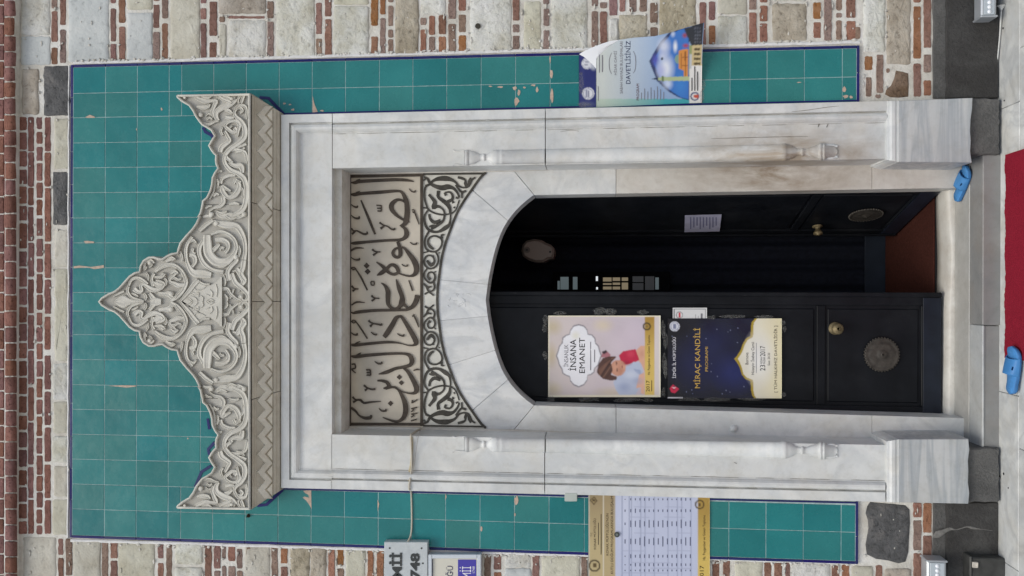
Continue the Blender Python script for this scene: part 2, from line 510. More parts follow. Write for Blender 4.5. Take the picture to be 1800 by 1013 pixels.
# ================================================================== ground
gz = -0.012
ground = mk('ground', [(-40, -45, gz), (40, -45, gz), (40, 45, gz), (-40, 45, gz)], [(0, 1, 2, 3)], plain('courtyard_stone', C(.50, .49, .46), .85, .2, nscale=3, namt=.2))
tag(ground, kind='structure')
rs = random.Random(4)
def slab(x0, x1, y0, y1):
    b = .0022
    o = mk('paving_slab', *bevbox(x0 + .0012, x1 - .0012, y0 + .0012, y1 - .0012, -.03, rs.uniform(-.0015, .0), b), FLOORM, ground)
    return o
def xf(py): return PZ(1755, py, 0).x
r1 = sorted([xf(194), xf(688), xf(982), xf(194) + 1.25, xf(982) - 1.1, xf(194) + 2.4, xf(982) - 2.2])
for a, b in zip(r1, r1[1:]): slab(a, b, -.198, .02)
yy = -.198
for row in range(7):
    hgt = .42; x = -2.6 - rs.uniform(0, .6)
    while x < 2.6:
        L = rs.uniform(.75, 1.15) if row else .62
        slab(x, x + L, yy - hgt, yy); x += L
    yy -= hgt

# ================================================================== the masonry wall
wall = thing('masonry_wall', (0, 0.2, 0), 'old mosque wall of stone courses and thin red bricks around the doorway', 'wall')
xl, xr = P(900, 800, 0).x, P(900, 262, 0).x
zt = P(600, 530, 0).z
ZTOP = 5.2; MB_Y = .0035
mb = MB()
mb.add(box(xr, 3.6, MB_Y, .9, -.1, ZTOP)); mb.add(box(-3.6, xl, MB_Y, .9, -.1, ZTOP))
mb.add(box(xl, xr, MB_Y, .9, zt, ZTOP))
mb.build('mortar_bed', MORTAR, wall)
# white render lip round the tiled field
lip = MB()
def lipband(pts, wpx):
    lip.add(ribbon([(a, b, wpx) for a, b in pts], .010, .014, [(-1, 0), (-.7, .8), (0, 1), (.7, .85), (1, 0)], 14, False))
def jit(a, b, n, amp):
    return [(a[0] + (b[0] - a[0]) * i / n + RND.uniform(-amp, amp), a[1] + (b[1] - a[1]) * i / n + RND.uniform(-amp, amp)) for i in range(n + 1)]
lipband(jit((128, 111), (1512, 74), 60, .7), 7)
lipband(jit((124, 950), (1506, 990), 60, .7), 7)
lipband(jit((121, 116), (119, 946), 40, .7), 4)
lip.build('render_lip', plain('white_filler', C(.72, .72, .71), .9, .2, nscale=30, namt=.12, bump=.3), wall)

def put(kind, tone, px0, px1, py0, py1, y=None, poly=None):
    if kind == 'b':
        y = RND.uniform(-.0015, .002) if y is None else y
        pl = poly or rough_rect(px0, px1, py0, py1, .75, 7, rad=1.8)
        v, f = prism(pl, y, y + .05, .6, .002)
        return mk('brick', v, f, BRK[tone], wall)
    y = RND.uniform(-.003, .001) if y is None else y
    pl = poly or rough_rect(px0, px1, py0, py1, 1.1, 9, rad=2.6)
    v, f = hewn(pl, y, y + .06, 1.4, .003, {'w': .0060, 't': .0065, 'k': .0055, 'n': .0055, 'e': .0035, 'g': .0020}[tone])
    return mk('stone', v, f, STN[tone], wall, True)

# kind tone px0 px1 then py intervals a-b[tone]
TOP = """s w 36 88 -45-62 64-114g|b r 90 101 -40-15d 20-74 84-113|b r 105 115.5 -14-44 52-111d|s g 119.5 191 -60-109|b r 194 203.5 -50-6p 15-73 77-108p|b r 208.5 220 -12-40 47-106
s e 223 267.5 -40-17 22-106g|b r 269 280 -36-1 8-49 56-105d|b d 284.5 295 -20-32 41-106r|s e 299.5 351 -70-105|b r 352.5 362 -40-6p 14-34p 41-105|b r 368 381 -48--4 3-63 74-105
s t 384 466.5 -60-24|b d 385 394.5 29-39|b r 401 465 28-33|s e 385 397 42-104|s w 402 467 35.5-103|b d 469.5 480.5 -50--3 2-32 38-100|s w 485.5 553 -45-101|b r 555 565.5 -45--1 5-60 68-99d|b r 571 582.5 -20-29 34-99|s w 586 648 -50-8e 11-98
b r 652 664 -10-45o 64-96|b d 668 677.5 -30-25o 32-96|b d 682 691 -35-4 10-46 52-66 69-96|s t 695 735.5 -60-96|s w 739.5 784 -50-25|b o 739 749 31-44d 52-96|b o 754 764.5 28-61 65-95d|b r 771 783.5 27-60 64-96o|b d 788 801 -20-33 42-94|b o 806 819 -30-19 26-57d 62-93
s w 826 899 -40-92|b d 901 913 -30-36r 43-57 63-91|s e 921 951.5 2-91 -60--2|b d 955 965.5 -30-7 15-45 53-88|s w 970 1033 -70-91|b d 1040 1051 -40-11 20-84|b r 1055 1067 -30--2 4-14d 20-84|b p 1071 1085 -35-27|b p 1089 1099 -30-20|b d 1106 1119 -33-21|b d 1124 1137 -30-20|s t 1088 1138 26-84|s w 1071 1087 33-84
b d 1143 1156 -40--1 5-40 48-82|s t 1159 1223 -60-82|b p 1230 1241 -36--1 4-80|b p 1246 1257.5 -40--2 3-35 45-78o|s e 1262 1313 -50-25 28-78w|b o 1317 1330 -30-17d 22-74|b o 1336 1349 -40-4 10-37 41-74|s t 1358 1418 -50-2w 6-71|b o 1430 1443 -35--2 4-33 39-67|b d 1449 1462 -60-71|b d 1470 1480 -30-18 23-31 36-70|b r 1488 1504 -20-31 37-70o|b d 1503.5 1512 47-68
s w 1518 1556 -60-92|s t 1559 1601 -70-113|b o 1606 1619 -50-4 11-103 112-170r|b r 1624 1637 -40-84 96-127d 141-168o|b o 1520 1534 99-123|b d 1541 1553 96-163|b d 1522 1532 136-170|b d 1558 1564 120-128|b d 1539 1548 166-172"""
BOT = """s e 40 98 945-1060|b r 102 111 947-976 981-1022|b d 115 126 947-1012 1016-1060|s e 128 176 949-1050|b d 179 190 950-1014 1018-1060|b r 194 206 951-982 986-1030|s e 208 271 950-1060|b r 277 287 953-982 990-1030|b d 292 302 953-1030|s w 307 355 955-992 998-1060|b r 360 372 956-1030|b r 376 387 956-1000 1004-1040d|b d 390 397 957-983 995-1030|b o 401 413 960-987 996-1040d|b d 416 426 965-1000 1004-1040|b d 433 441 962-978|s e 430 475 957-1060|b d 477 488 958-1030|b o 493 505 961-991 997-1040r|s t 510 544 958-1060|s t 545 573 960-1060
b o 577 588 961-1030|b o 593 604 961-994 1000-1040d|s e 608 642 961-1060|b o 646 656 962-1030|b o 662 674 963-1030|b r 690 702 965-1030|s e 706 750 965-1060|b r 755 775 966-985|s e 780 831 966-1060|b d 835 847 965-1030|b d 851 863 968-1040|b r 868 881 968-1002 1006-1040o|s w 887 933 970-999 1000-1060g|b r 936 948 971-1040|s e 952 1019 972-1060|b d 1022 1032 975-1040|s e 1040 1100 978-1060|b r 1105 1117 978-1040|s w 1122 1180 980-1060|b r 1185 1197 980-1040|s e 1200 1246 982-1060
b r 1252 1264 984-1040|b r 1271 1283 984-1040|s e 1292 1341 985-1060|b r 1343 1356 989-1040|b r 1361 1375 990-1040|b r 1381 1389 989-1040|s w 1392 1459 988-1060|b r 1462 1475 995-1050|b o 1480 1493 993-1050|b r 1539 1551 994-1050|s t 1556 1602 1001-1060|s e 1498 1534 996-1060|b o 1606 1620 884-910 915-968d 973-1040r|b o 1623 1638 885-937 942-982r 986-1050"""
import re
def strip(src):
    for it in src.replace('\n', '|').split('|'):
        t = it.split()
        for q in t[4:]:
            m = re.match(r'(-?\d+\.?\d*)-(-?\d+\.?\d*)([a-z]?)$', q)
            put(t[0], m.group(3) or t[1], float(t[2]), float(t[3]), float(m.group(1)), float(m.group(2)))
strip(TOP); strip(BOT)
put('s', 'n', 0, 0, 0, 0, poly=[(1575, 124), (1587, 126), (1597, 129), (1598, 150), (1597, 170), (1580, 172), (1565, 171), (1556, 166), (1558, 157), (1566, 151), (1572, 138)])
put('s', 'k', 0, 0, 0, 0, poly=[(1530, 883), (1550, 885), (1575, 887), (1592, 889), (1599, 896), (1600, 920), (1598, 950), (1597, 972), (1592, 988), (1580, 991), (1562, 986), (1540, 983), (1524, 975), (1522, 958), (1527, 930), (1526, 915), (1522, 903), (1525, 890)])
# round hole in one pale block
v, f = lathe(P(840, 46, -.0075), (0, 1, 0), [(0, .0145), (.004, .0135), (.012, .012)], 16)
mk('dowel_hole', v, f, plain('hole_dark', C(.06, .055, .045), .95, .1), wall)
# courses above the tiled field
for t, a, b, c, d in [('t', 38, 67, 121, 201), ('k', 76.5, 122.5, 116, 203.5), ('e', 95, 120.5, 208, 297), ('k', 92.5, 119, 302, 396), ('e', 96, 120, 404, 470), ('e', 96, 120, 473, 634), ('w', 92, 119.5, 639, 704), ('e', 93.5, 119, 707, 762), ('w', 92, 119, 767, 813), ('e', 94, 118.5, 820, 873), ('e', 92, 118.5, 878, 941)]:
    put('s', t, a, b, c, d)
ROWS = {
 (78, 88.6): '206-266 268-328 331-425 429-489 492-552 557-615 625-685 689-748 752-812 817-876 880-939',
 (63.8, 74): '206-227 232-253 258-283 287-318 321-348 351-379 384-415 420-451 455-479 482-516 518-545 550-572 575-601 604-632 635-663 666-699 703-729 732-767 770-798 801-835 837-864 866-893 896-921 924-940',
 (48.8, 58.8): '206-266 268-328 330-361 364-424 427-487 491-551 554-614 617-676 681-740 743-817 821-876 879-939',
 (32.5, 46.5): '206-229 233-263 266-293 298-324 328-358 362-388 393-437 442-469 472-504 508-536 540-567 570-600 603-630 635-661 664-693 697-726 731-756 760-787 791-821 827-853 857-883 886-912 917-939'}
for (a, b), s in ROWS.items():
    for q in s.split():
        c, d = map(float, q.split('-'))
        put('b', 'u', a, b, c, d, y=(.0 if a < 40 else None))
# rounded brick string course that overhangs the wall, and the bricks above it
def bull(py0, py1):
    prof = [(6.6, 0.0), (6.8, -.034), (8.4, -.044), (11, -.052), (15, -.057), (20, -.056), (24.5, -.047), (28.5, -.026), (31, .003), (31, .03)]
    v = []; f = []; m = len(prof); g = 1.0
    jy = RND.uniform(-.002, .002)
    for k, e in enumerate([py0 + g, py0 + g + 1.6, py1 - g - 1.6, py1 - g]):
        for px, y in prof:
            yq = min(y, 0) + (.005 if k in (0, 3) and y < -.01 else 0) + (jy if y < -.01 else 0)
            q = P(px + RND.uniform(-.3, .3) * (y < -.01), e + RND.uniform(-.5, .5), yq)
            v.append((q.x, yq if y <= 0 else y, q.z))
    for k in range(3):
        for i in range(m):
            j = (i + 1) % m
            f.append((k * m + i, k * m + j, (k + 1) * m + j, (k + 1) * m + i))
    f.append(tuple(range(m))); f.append(tuple(reversed(range(3 * m, 4 * m))))
    return v, f
bs = [-60, -30, 0, 30, 63, 91, 118, 144, 172, 202, 230, 257, 286, 316, 344, 375.5, 402, 432, 460, 489, 518.5, 547, 575, 603, 633, 662, 692, 722, 750, 777, 809, 837, 867, 895, 923, 951, 979, 1008, 1038, 1068]
for a, b in zip(bs, bs[1:]):
    mk('brick', *bull(a, b), BRK['u'], wall, True)
cm = MB()                                                            # mortar the string course is bedded in
for pa, pb_, yy_ in ((-6, 8.4, -.030), (8.4, 17, -.046), (17, 23.5, -.044), (23.5, 27, -.030)):
    cm.add(box(-3.6, 3.6, yy_, .012, P(pb_, 530, yy_).z + .0005, P(pa, 530, yy_).z))
cm.build('string_course_mortar', MORTAR, wall)
x = -60.0
while x < 1075:
    L = RND.uniform(26, 40)
    v, f = prism(rough_rect(-13, 5.8, x, x + L - 2.5, .4, 10), -.036, -.0, .7, .003)
    mk('brick', v, f, BRK['u'], wall); x += L
# masonry that carries on beyond what the picture shows, as one part
ext = {'r': MB(), 'd': MB(), 'e': MB(), 'w': MB(), 'u': MB()}
rx = random.Random(21)
def ext_side(py_lo, py_hi, left):
    px = 40.0
    while px < 1630:
        hgt = rx.uniform(40, 70)
        e = py_lo
        while e < py_hi:
            L = rx.uniform(60, 130); ext['w' if rx.random() < .45 else 'e'].add(prism(rough_rect(px, px + hgt - 4, e, min(e + L - 4, py_hi), .9, 20, rx), rx.uniform(-.005, 0), .05, 1.6, .006)); e += L
        px += hgt
        for k in range(2):
            e = py_lo
            while e < py_hi:
                L = rx.uniform(28, 62); ext['r' if rx.random() < .6 else 'd'].add(prism(rough_rect(px, px + 10.5, e, min(e + L - 5, py_hi), .5, 20, rx), rx.uniform(-.003, .003), .05, .7, .0035)); e += L
            px += 15
ext_side(-520, -78, False); ext_side(1066, 1500, True)
for r_ in range(8):
    e = -520.0
    while e < 1500:
        L = rx.uniform(26, 58); ext['u'].add(prism(rough_rect(-36 - r_ * 21, -19 - r_ * 21, e, e + L - 4, .4, 20, rx), -.030, 0, .7, .0035)); e += L
for k, m_ in ext.items():
    o = m_.build('outer_masonry', BRK.get(k) if k in BRK else STN[k], wall); o['kind'] = 'stuff'
cb = MB(); cb.add(box(-3.6, 3.6, -.0245, .012, P(-6, 530, -.024).z + .002, ZTOP))
cb.build('upper_mortar_bed', MORTAR, wall)
# dark cement base along the foot of the wall
def base_course(py0, py1, nm):
    ys = -.008
    mk('cement_base', *prism(rough_rect(1664, 1756, py0, py1, .8, 14), ys - .012, .03, 1.5, .008), CEM_D, wall)
    mk('cement_base', *prism(rough_rect(1641, 1665, py0, py1, .8, 14), ys, .03, 1.2, .006), CEM_M, wall)
base_course(-560, 173, 'r'); base_course(884, 1560, 'l')
v, f = ribbon([(1640, 944, 3), (1648, 940, 13), (1658, 935, 9), (1670, 930, 6), (1682, 931, 2), (1700, 926, 3), (1708, 928, 5), (1722, 930, 2), (1745, 933, 1)], -.0195, .004, ROUND, 4)
mk('mortar_smear', v, f, plain('mortar_smear', C(.17, .165, .155), .95, .2, nscale=60, namt=.3, bump=.5), wall)

# mortar dragged over the edges of stones and bricks
sm = MB(); rm = random.Random(31)
def smear(px, py, rx_, ry_):
    n = 11; ph = rm.uniform(0, 6)
    pts = [(px + rx_ * (.7 + .3 * math.sin(2.3 * k + ph) + rm.uniform(-.15, .15)) * math.cos(2 * math.pi * k / n), py + ry_ * (.7 + .3 * math.sin(3.1 * k + ph) + rm.uniform(-.15, .15)) * math.sin(2 * math.pi * k / n)) for k in range(n)]
    hh = rm.uniform(.0015, .0035)
    v = [tuple(P(a, b, .002)) for a, b in pts] + [tuple(P(px + (a - px) * .6, py + (b - py) * .6, -.0022 - hh)) for a, b in pts] + [tuple(P(px, py, -.003 - hh))]
    f = [(k, (k + 1) % n, n + (k + 1) % n, n + k) for k in range(n)] + [(n + k, n + (k + 1) % n, 2 * n) for k in range(n)]
    sm.add((v, f))
def edge_top(px): return 112 - (px - 128) * .0268
for _ in range(250):
    px = rm.uniform(36, 1640)
    if rm.random() < .62: py = rm.uniform(0, min(edge_top(px), 112) - 3) if px < 1512 else rm.uniform(0, 170)
    else: py = rm.uniform((948 + px * .028), 1012) if px < 1512 else rm.uniform(890, 1012)
    if rm.random() < .5: smear(px, py, rm.uniform(1.2, 2.6), rm.uniform(3, 9))
    else: smear(px, py, rm.uniform(1.5, 4), rm.uniform(1.5, 4))
for k in range(150):                                        # ragged edge of the render along the tiles
    px = rm.uniform(130, 1505)
    smear(px, edge_top(px) - rm.uniform(2, 6), rm.uniform(2, 6), rm.uniform(2, 4.5)); px = rm.uniform(130, 1500); smear(px, 951 + (px - 124) * .029 + rm.uniform(2, 6), rm.uniform(2, 6), rm.uniform(2, 4.5))
for k in range(45): smear(rm.uniform(32, 122), rm.uniform(120, 940), rm.uniform(1.2, 3), rm.uniform(2, 6))
o = sm.build('mortar_smear', MORTAR, wall, True); o['kind'] = 'stuff'
# ================================================================== glazed tile field
tiles = thing('tile_panel', tuple(P(1508, 530, 0)), 'turquoise glazed tile field with cobalt edging framing the marble portal', 'tile panel')
def glaze(name, a, b, rough=.16):
    g = NG(name)
    n = g.noise(3.2, 4); n2 = g.noise(14, 5, .7); n3 = g.noise(120, 2)
    col = g.ramp(n, [(.3, a), (.7, b)])
    col = g.mix(.12, col, g.ramp(n2, [(.3, C(.80, .84, .84)), (.55, C(1, 1, 1)), (.8, C(1.12, 1.08, 1.06))]), 'MULTIPLY')
    sp = g.ramp(n3, [(.80, C(0, 0, 0)), (.82, C(1, 1, 1))])
    col = g.mix(sp, col, C(.5, .55, .55))
    col = g.val(col, .10, .010, .06)
    rg = g.ramp(n2, [(.3, C(rough, rough, rough)), (.75, C(rough + .22, rough + .22, rough + .22))])
    oi = g.n('ShaderNodeObjectInfo')
    return g.done(col, rg, g.bump(n2, .10, .01, g.bump(n, .25, .02)), .32)
TEAL = glaze('turquoise_glaze', C(.016, .166, .168), C(.026, .210, .210))
COBALT = glaze('cobalt_glaze', C(.006, .008, .095), C(.010, .013, .135), .4)
GROUT = plain('tile_grout', C(.36, .47, .47), .9, .2, nscale=40, namt=.25)
TY = -.012
VR = [129, 185.5, 241.5, 297.5, 319.5, 375.8, 433, 491, 549, 607.5, 667, 726, 785.5, 846, 906.5, 967.3, 1029.5, 1092.5, 1156, 1219.5, 1283.6, 1348.7, 1414.4, 1481, 1506]
VI = [129, 185.5, 241.5, 297.5, 354, 410]
HP = [117, 163, 206, 250.5, 294.5, 338.5, 383, 427, 471, 514.5, 547.5, 589, 633, 677.5, 721, 765, 809, 853, 897, 943.5]
zV = [P(a - 1.4, 530, TY).z for a in VR]; zI = [P(a - 1.4, 530, TY).z for a in VI]
xH = [P(200, b, TY).x for b in HP]
def tile(x0, x1, z0, z1, mat, nm='tile', th=.0):
    g = .0013
    x0, x1 = min(x0, x1) + g, max(x0, x1) - g; z0, z1 = min(z0, z1) + g, max(z0, z1) - g
    b = .0012; y = TY + th + RND.uniform(-.0003, .0003)
    t1, t2 = RND.uniform(-.0009, .0009), RND.uniform(-.0009, .0009)
    v = [(x0, 0.002, z0), (x1, 0.002, z0), (x1, 0.002, z1), (x0, 0.002, z1), (x0, y + b, z0), (x1, y + b, z0), (x1, y + b, z1), (x0, y + b, z1),
         (x0 + b, y + t1, z0 + b), (x1 - b, y + t2, z0 + b), (x1 - b, y - t1, z1 - b), (x0 + b, y - t2, z1 - b)]
    f = []
    for r in range(2):
        for i in range(4):
            j = (i + 1) % 4; f.append((r * 4 + i, r * 4 + j, r * 4 + 4 + j, r * 4 + 4 + i))
    f.append((8, 9, 10, 11))
    return mk(nm, v, f, mat, tiles)
gr = MB()
zt0, zt1 = P(126, 530, TY).z, P(480, 530, TY).z
zb = P(1507, 530, TY).z
gr.add(box(xH[-1], xH[0], -.0106, .004, zt1, zt0))
gr.add(box(xH[2] - .02, xH[0], -.0106, .004, zb, zt1 - .001)); gr.add(box(xH[-1], xH[-3] + .02, -.0106, .004, zb, zt1 - .001))
gr.build('grout_bed', GROUT, tiles)
nH = len(xH)
for i in range(nH - 1):
    side = i < 2 or i >= nH - 3
    zz = zV if side else zI
    for a, b in zip(zz, zz[1:]): tile(xH[i], xH[i + 1], a, b, TEAL)
# cobalt edging strips
ew = .0155
for a, b in zip(zV, zV[1:]):
    tile(xH[0], xH[0] + ew, a, b, COBALT, 'edging_strip'); tile(xH[-1], xH[-1] - ew, a, b, COBALT, 'edging_strip')
e = xH[0] + ew
ztop = zV[0]
cuts = [117, 171, 206, 267, 325, 383, 417, 470, 533, 591, 651, 709, 767, 824, 878, 943.5]
xc = [xH[0] + ew] + [P(126, c, TY).x for c in cuts[1:-1]] + [xH[-1] - ew]
for a, b in zip(xc, xc[1:]): tile(a, b, ztop, ztop + .0155, COBALT, 'edging_strip')
for a, b in ((xH[0] + ew, xH[1] + .02), (xH[1] + .02, xH[2] - .03), (xH[-1] - ew, xH[-2] - .02), (xH[-2] - .02, xH[-3] + .03)):
    tile(a, b, zV[-1] - .0155, zV[-1], COBALT, 'edging_strip')
def edging(pts, wpx):
    mk('edging_strip', *ribbon([(a, b, wpx) for a, b in pts], TY + .003, .006, FLAT, 4, False), COBALT, tiles)
edging([(497, 200.5), (1000, 188.5), (1506, 177)], 3.2); edging([(497, 859.5), (1000, 872), (1504, 884)], 3.2)
edging([(456, 171.5), (472, 173), (498, 200)], 6); edging([(452, 889), (468, 887.5), (497, 861)], 6)
edging([(357, 224), (361, 232), (372, 238), (376, 246)], 6)
edging([(365, 736), (368, 755)], 5); edging([(377, 778), (366, 790), (368, 800)], 6); edging([(371, 819), (354, 830), (343, 856)], 6)
# lost glaze
CHIP = plain('bare_biscuit', C(.52, .40, .32), .95, .15, nscale=60, namt=.15, bump=.4)
def chip(poly, y=TY - .0012):
    p = list(poly)
    if area2(p) < 0: p.reverse()
    mk('chip', [tuple(P(a, b, y)) for a, b in p], [tuple(range(len(p)))], CHIP, tiles)
def blob(px, py, rx_, ry_, n=9):
    chip([(px + rx_ * RND.uniform(.55, 1.1) * math.cos(2 * math.pi * k / n), py + ry_ * RND.uniform(.55, 1.1) * math.sin(2 * math.pi * k / n)) for k in range(n)])
chip([(549.5, 168), (551, 176), (553, 184), (556, 191), (558.5, 197), (549.5, 198)])
chip([(533, 863), (547, 861.5), (547.5, 895), (544, 888), (538, 880), (532, 875), (535, 873), (543, 875), (542, 870), (536, 867)])
chip([(129, 468.5), (140, 467), (160, 469.5), (178, 467), (182, 466), (183, 471), (166, 473.5), (155, 470.5), (140, 471), (130, 472)])
chip([(190, 678.5), (215, 677.5), (240, 678), (238, 680), (222, 681.5), (208, 680)])
chip([(147, 424), (154, 423.5), (165, 425), (166, 427.5), (150, 428)]); chip([(150, 206), (158, 202), (166, 205), (167, 207.5), (152, 207.5)])
chip([(663.5, 878), (666.5, 886), (664, 900)]); chip([(783, 866), (785, 874), (782.5, 880)])
for a, b, c, d in [(905, 155, 5, 4), (912, 163, 3, 6), (908, 178, 5, 9), (922, 154, 3, 2), (880, 153, 7, 2), (862, 152, 4, 1.5), (938, 150, 5, 2), (944, 158, 2.5, 6), (967, 105, 1.5, 8), (969, 130, 3, 10), (970, 168, 3, 14),
                   (1484, 158, 3.5, 6), (1487, 170, 6, 4), (1496, 171, 4, 3), (500, 182, 3, 2), (510, 184, 3, 1.5), (515, 193, 4, 2.5), (908, 880, 4, 10), (846, 930, 2, 6), (240, 228, 1, 3), (566, 195, 4, 2), (330, 771, 1.5, 1.5), (284, 192, 2, 3), (1405, 145, 5, 1), (905, 905, 2, 4)]:
    blob(a, b, c, d)

# ================================================================== the marble portal
portal = thing('marble_portal', (0, -.06, .15), 'tall white marble portal with carved crest, zigzag cornice and arched opening', 'portal')
FY = -.060; NY = .160
def lin(a, b, t): return a + (b - a) * t
def Ro(px): return lin(202, 178, (px - 497) / 1063)
def Lo(px): return lin(858, 882.5, (px - 497) / 1063)
def Ri(px): return lin(296, 280.5, (px - 583) / 917)
def Li(px): return lin(764, 781.5, (px - 583) / 917)
# moulding profile: share of the distance outer edge -> inner edge, depth
PROF = [(0, 0), (.165, 0), (.172, .010), (.186, .018), (.20, .016), (.208, .002), (.25, -.005), (.29, -.003), (.325, .007), (.345, .016), (.352, .019), (.365, .019), (.372, .022), (1, .022)]
def jamb(px0, px1, out, inn, mat, g0=.7, g1=.7, jitter=None):
    a, b = px0 + g0, px1 - g1
    v = []; f = []; n = len(PROF)
    st = [a, b]
    for px in st:
        o, i = out(px), inn(px)
        for s, d in PROF: v.append(tuple(P(px, lin(o, i, s), FY + d)))
        q = P(px, i, FY + .022); v.append((q.x, NY + .02, q.z))
        q = P(px, o, FY); v.append((q.x, .0, q.z))
    m = n + 2
    for k in range(m - 1):
        if k == n: continue
        f.append((k, k + 1, m + k + 1, m + k))
    f.append((m - 1, 0, m, 2 * m - 1)); f.append((n, n + 1, m + n + 1, m + n))
    f.append(tuple(range(m))); f.append(tuple(reversed(range(m, 2 * m))))
    return mk('jamb_block', v, f, mat, portal)
jamb(584, 958.5, Ro, Ri, MARB); jamb(958.5, 1560, Ro, Ri, MARB_R)
jamb(582, 957.5, Lo, Li, MARB); jamb(957.5, 1557, Lo, Li, MARB)
# lintel: the same moulding mitred round three sides
def lintel():
    v = []; f = []
    pT = 494; pB = 583.4
    prof = [(0, 0), (14, 0), (14.6, .010), (16, .018), (17.4, .016), (18.2, .002), (22, -.005), (26, -.003), (29.5, .007), (31.5, .016), (32.2, .019), (33.4, .019), (34, .022)]
    paths = []
    for d, y in prof:
        k = 1.03
        paths.append([(pB, Ro(pB) + d * k), (pT + d, Ro(pT + d) + d * k), (pT + d, Lo(pT + d) - d * k), (pB, Lo(pB) - d * k)])
    for (d, y), pth in zip(prof, paths):
        for a, b in pth: v.append(tuple(P(a, b, FY + y)))
    for i in range(len(prof) - 1):
        for k in range(3): f.append((i * 4 + k, i * 4 + k + 1, i * 4 + 5 + k, i * 4 + 4 + k))
    b0 = (len(prof) - 1) * 4
    f.append((b0, b0 + 1, b0 + 2, b0 + 3))
    # soffit, back and ends
    n0 = len(v)
    e = [P(pB, Ro(pB), FY), P(pB, Lo(pB), FY), P(pT, Ro(pT), FY), P(pT, Lo(pT), FY)]
    v += [(q.x, NY + .02, q.z) for q in e]
    f.append((0 * 4 + 0, b0, b0 + 3, 3, n0 + 1, n0)); f.append((0, n0, n0 + 2, 1)); f.append((3, 2, n0 + 3, n0 + 1)); f.append((1, n0 + 2, n0 + 3, 2)); f.append((n0, n0 + 1, n0 + 3, n0 + 2))
    return mk('lintel_block', v, f, MARB, portal)
lintel()
LINE_BROWN = plain('brown_line', C(.20, .185, .16), .95, .1, nscale=40, namt=.35)  # brown-grey tone of the groove lines and cracks
rgm = random.Random(77)
def groove_lines(px0, px1, out, inn, s_, dep):  # broken dark lines of uneven width along a moulding groove
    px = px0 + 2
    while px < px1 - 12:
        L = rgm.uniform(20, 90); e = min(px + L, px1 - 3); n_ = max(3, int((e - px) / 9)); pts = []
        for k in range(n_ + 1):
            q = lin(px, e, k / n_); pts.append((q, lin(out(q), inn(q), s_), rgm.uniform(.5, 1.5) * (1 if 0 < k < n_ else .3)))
        mk('groove_line', *ribbon(pts, FY + dep, .0006, FLAT, 6), LINE_BROWN, portal); px = e + rgm.uniform(4, 40)
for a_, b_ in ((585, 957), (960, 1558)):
    groove_lines(a_, b_, Ro, Ri, .187, .0176); groove_lines(a_, b_, Lo, Li, .187, .0176); groove_lines(a_, b_, Ro, Ri, .372, .0214); groove_lines(a_, b_, Lo, Li, .372, .0214)
for pts in ([(1392, 196.5, .5), (1410, 195, .9), (1432, 192, .8), (1452, 189, 1), (1475, 186.5, .4)], [(1443, 212, 1), (1440, 218, 2.2), (1438, 224, .8)], [(1456, 217, .6), (1453, 224, 1.6)], [(1250, 244, .4), (1300, 242.5, .8), (1360, 241, .9), (1420, 240, .5)], [(1290, 813, .5), (1295, 815, 1.2)], [(985, 232, .4), (1004, 229, .7), (1018, 231, .4)], [(1240, 790, 1.5), (1243, 789, 2)]):
    mk('crack', *ribbon(pts, FY + .0205 if pts[0][1] > 205 and pts[0][1] < 850 else FY - .0002, .0012, FLAT, 4), LINE_BROWN, portal)
# plinths with their cap moulding
def plinth(o0, o1, i0, i1, pb):
    sgn = 1 if i0 > o0 else -1
    y = FY - .022
    poly = [(1581, o0), (1581, i0), (1640, i0 + .3 * sgn)]
    for k in range(7):
        t = k / 6; poly.append((pb + RND.uniform(-3, 2), lin(i1, o1, t)))
    mk('plinth', *prism(poly, y, NY + .02, .9, .003), MARB_S, portal)
    v = []; f = []
    prof = [(1558.5, .002), (1560, -.002), (1563, -.004), (1563.5, -.010), (1568, -.018), (1573, -.019), (1577, -.014), (1577.5, -.020), (1580.4, -.021)]
    for px, d in prof:
        for py in (lin(o0 + sgn * 1, o0, .5), i0 - sgn * 4 + sgn * 4 * (px - 1558) / 22):
            q = P(px, py, FY + d); v.append(tuple(q))
        v.append((q.x, NY + .02, q.z)); q = P(px, o0, FY + d); v.append((q.x, NY + .02, q.z))
    for i in range(len(prof) - 1):
        for k in range(4): f.append((i * 4 + k, i * 4 + (k + 1) % 4, i * 4 + 4 + (k + 1) % 4, i * 4 + 4 + k))
    f.append((0, 1, 2, 3)); m = (len(prof) - 1) * 4; f.append((m + 3, m + 2, m + 1, m))
    mk('plinth_cap', v, f, MARB, portal)
plinth(177.5, 172, 285, 286, 1708); plinth(883.5, 886, 772.5, 772, 1704)
# broken cement under the plinths
mk('cement_pad', *prism(rough_rect(1700, 1758, 173, 272, 1.4, 9), -.052, .15, 2, .01), CEM_M, portal)
mk('cement_pad', *prism(rough_rect(1698, 1758, 788, 884, 1.4, 9), -.050, .15, 2, .01), CEM_M, portal)
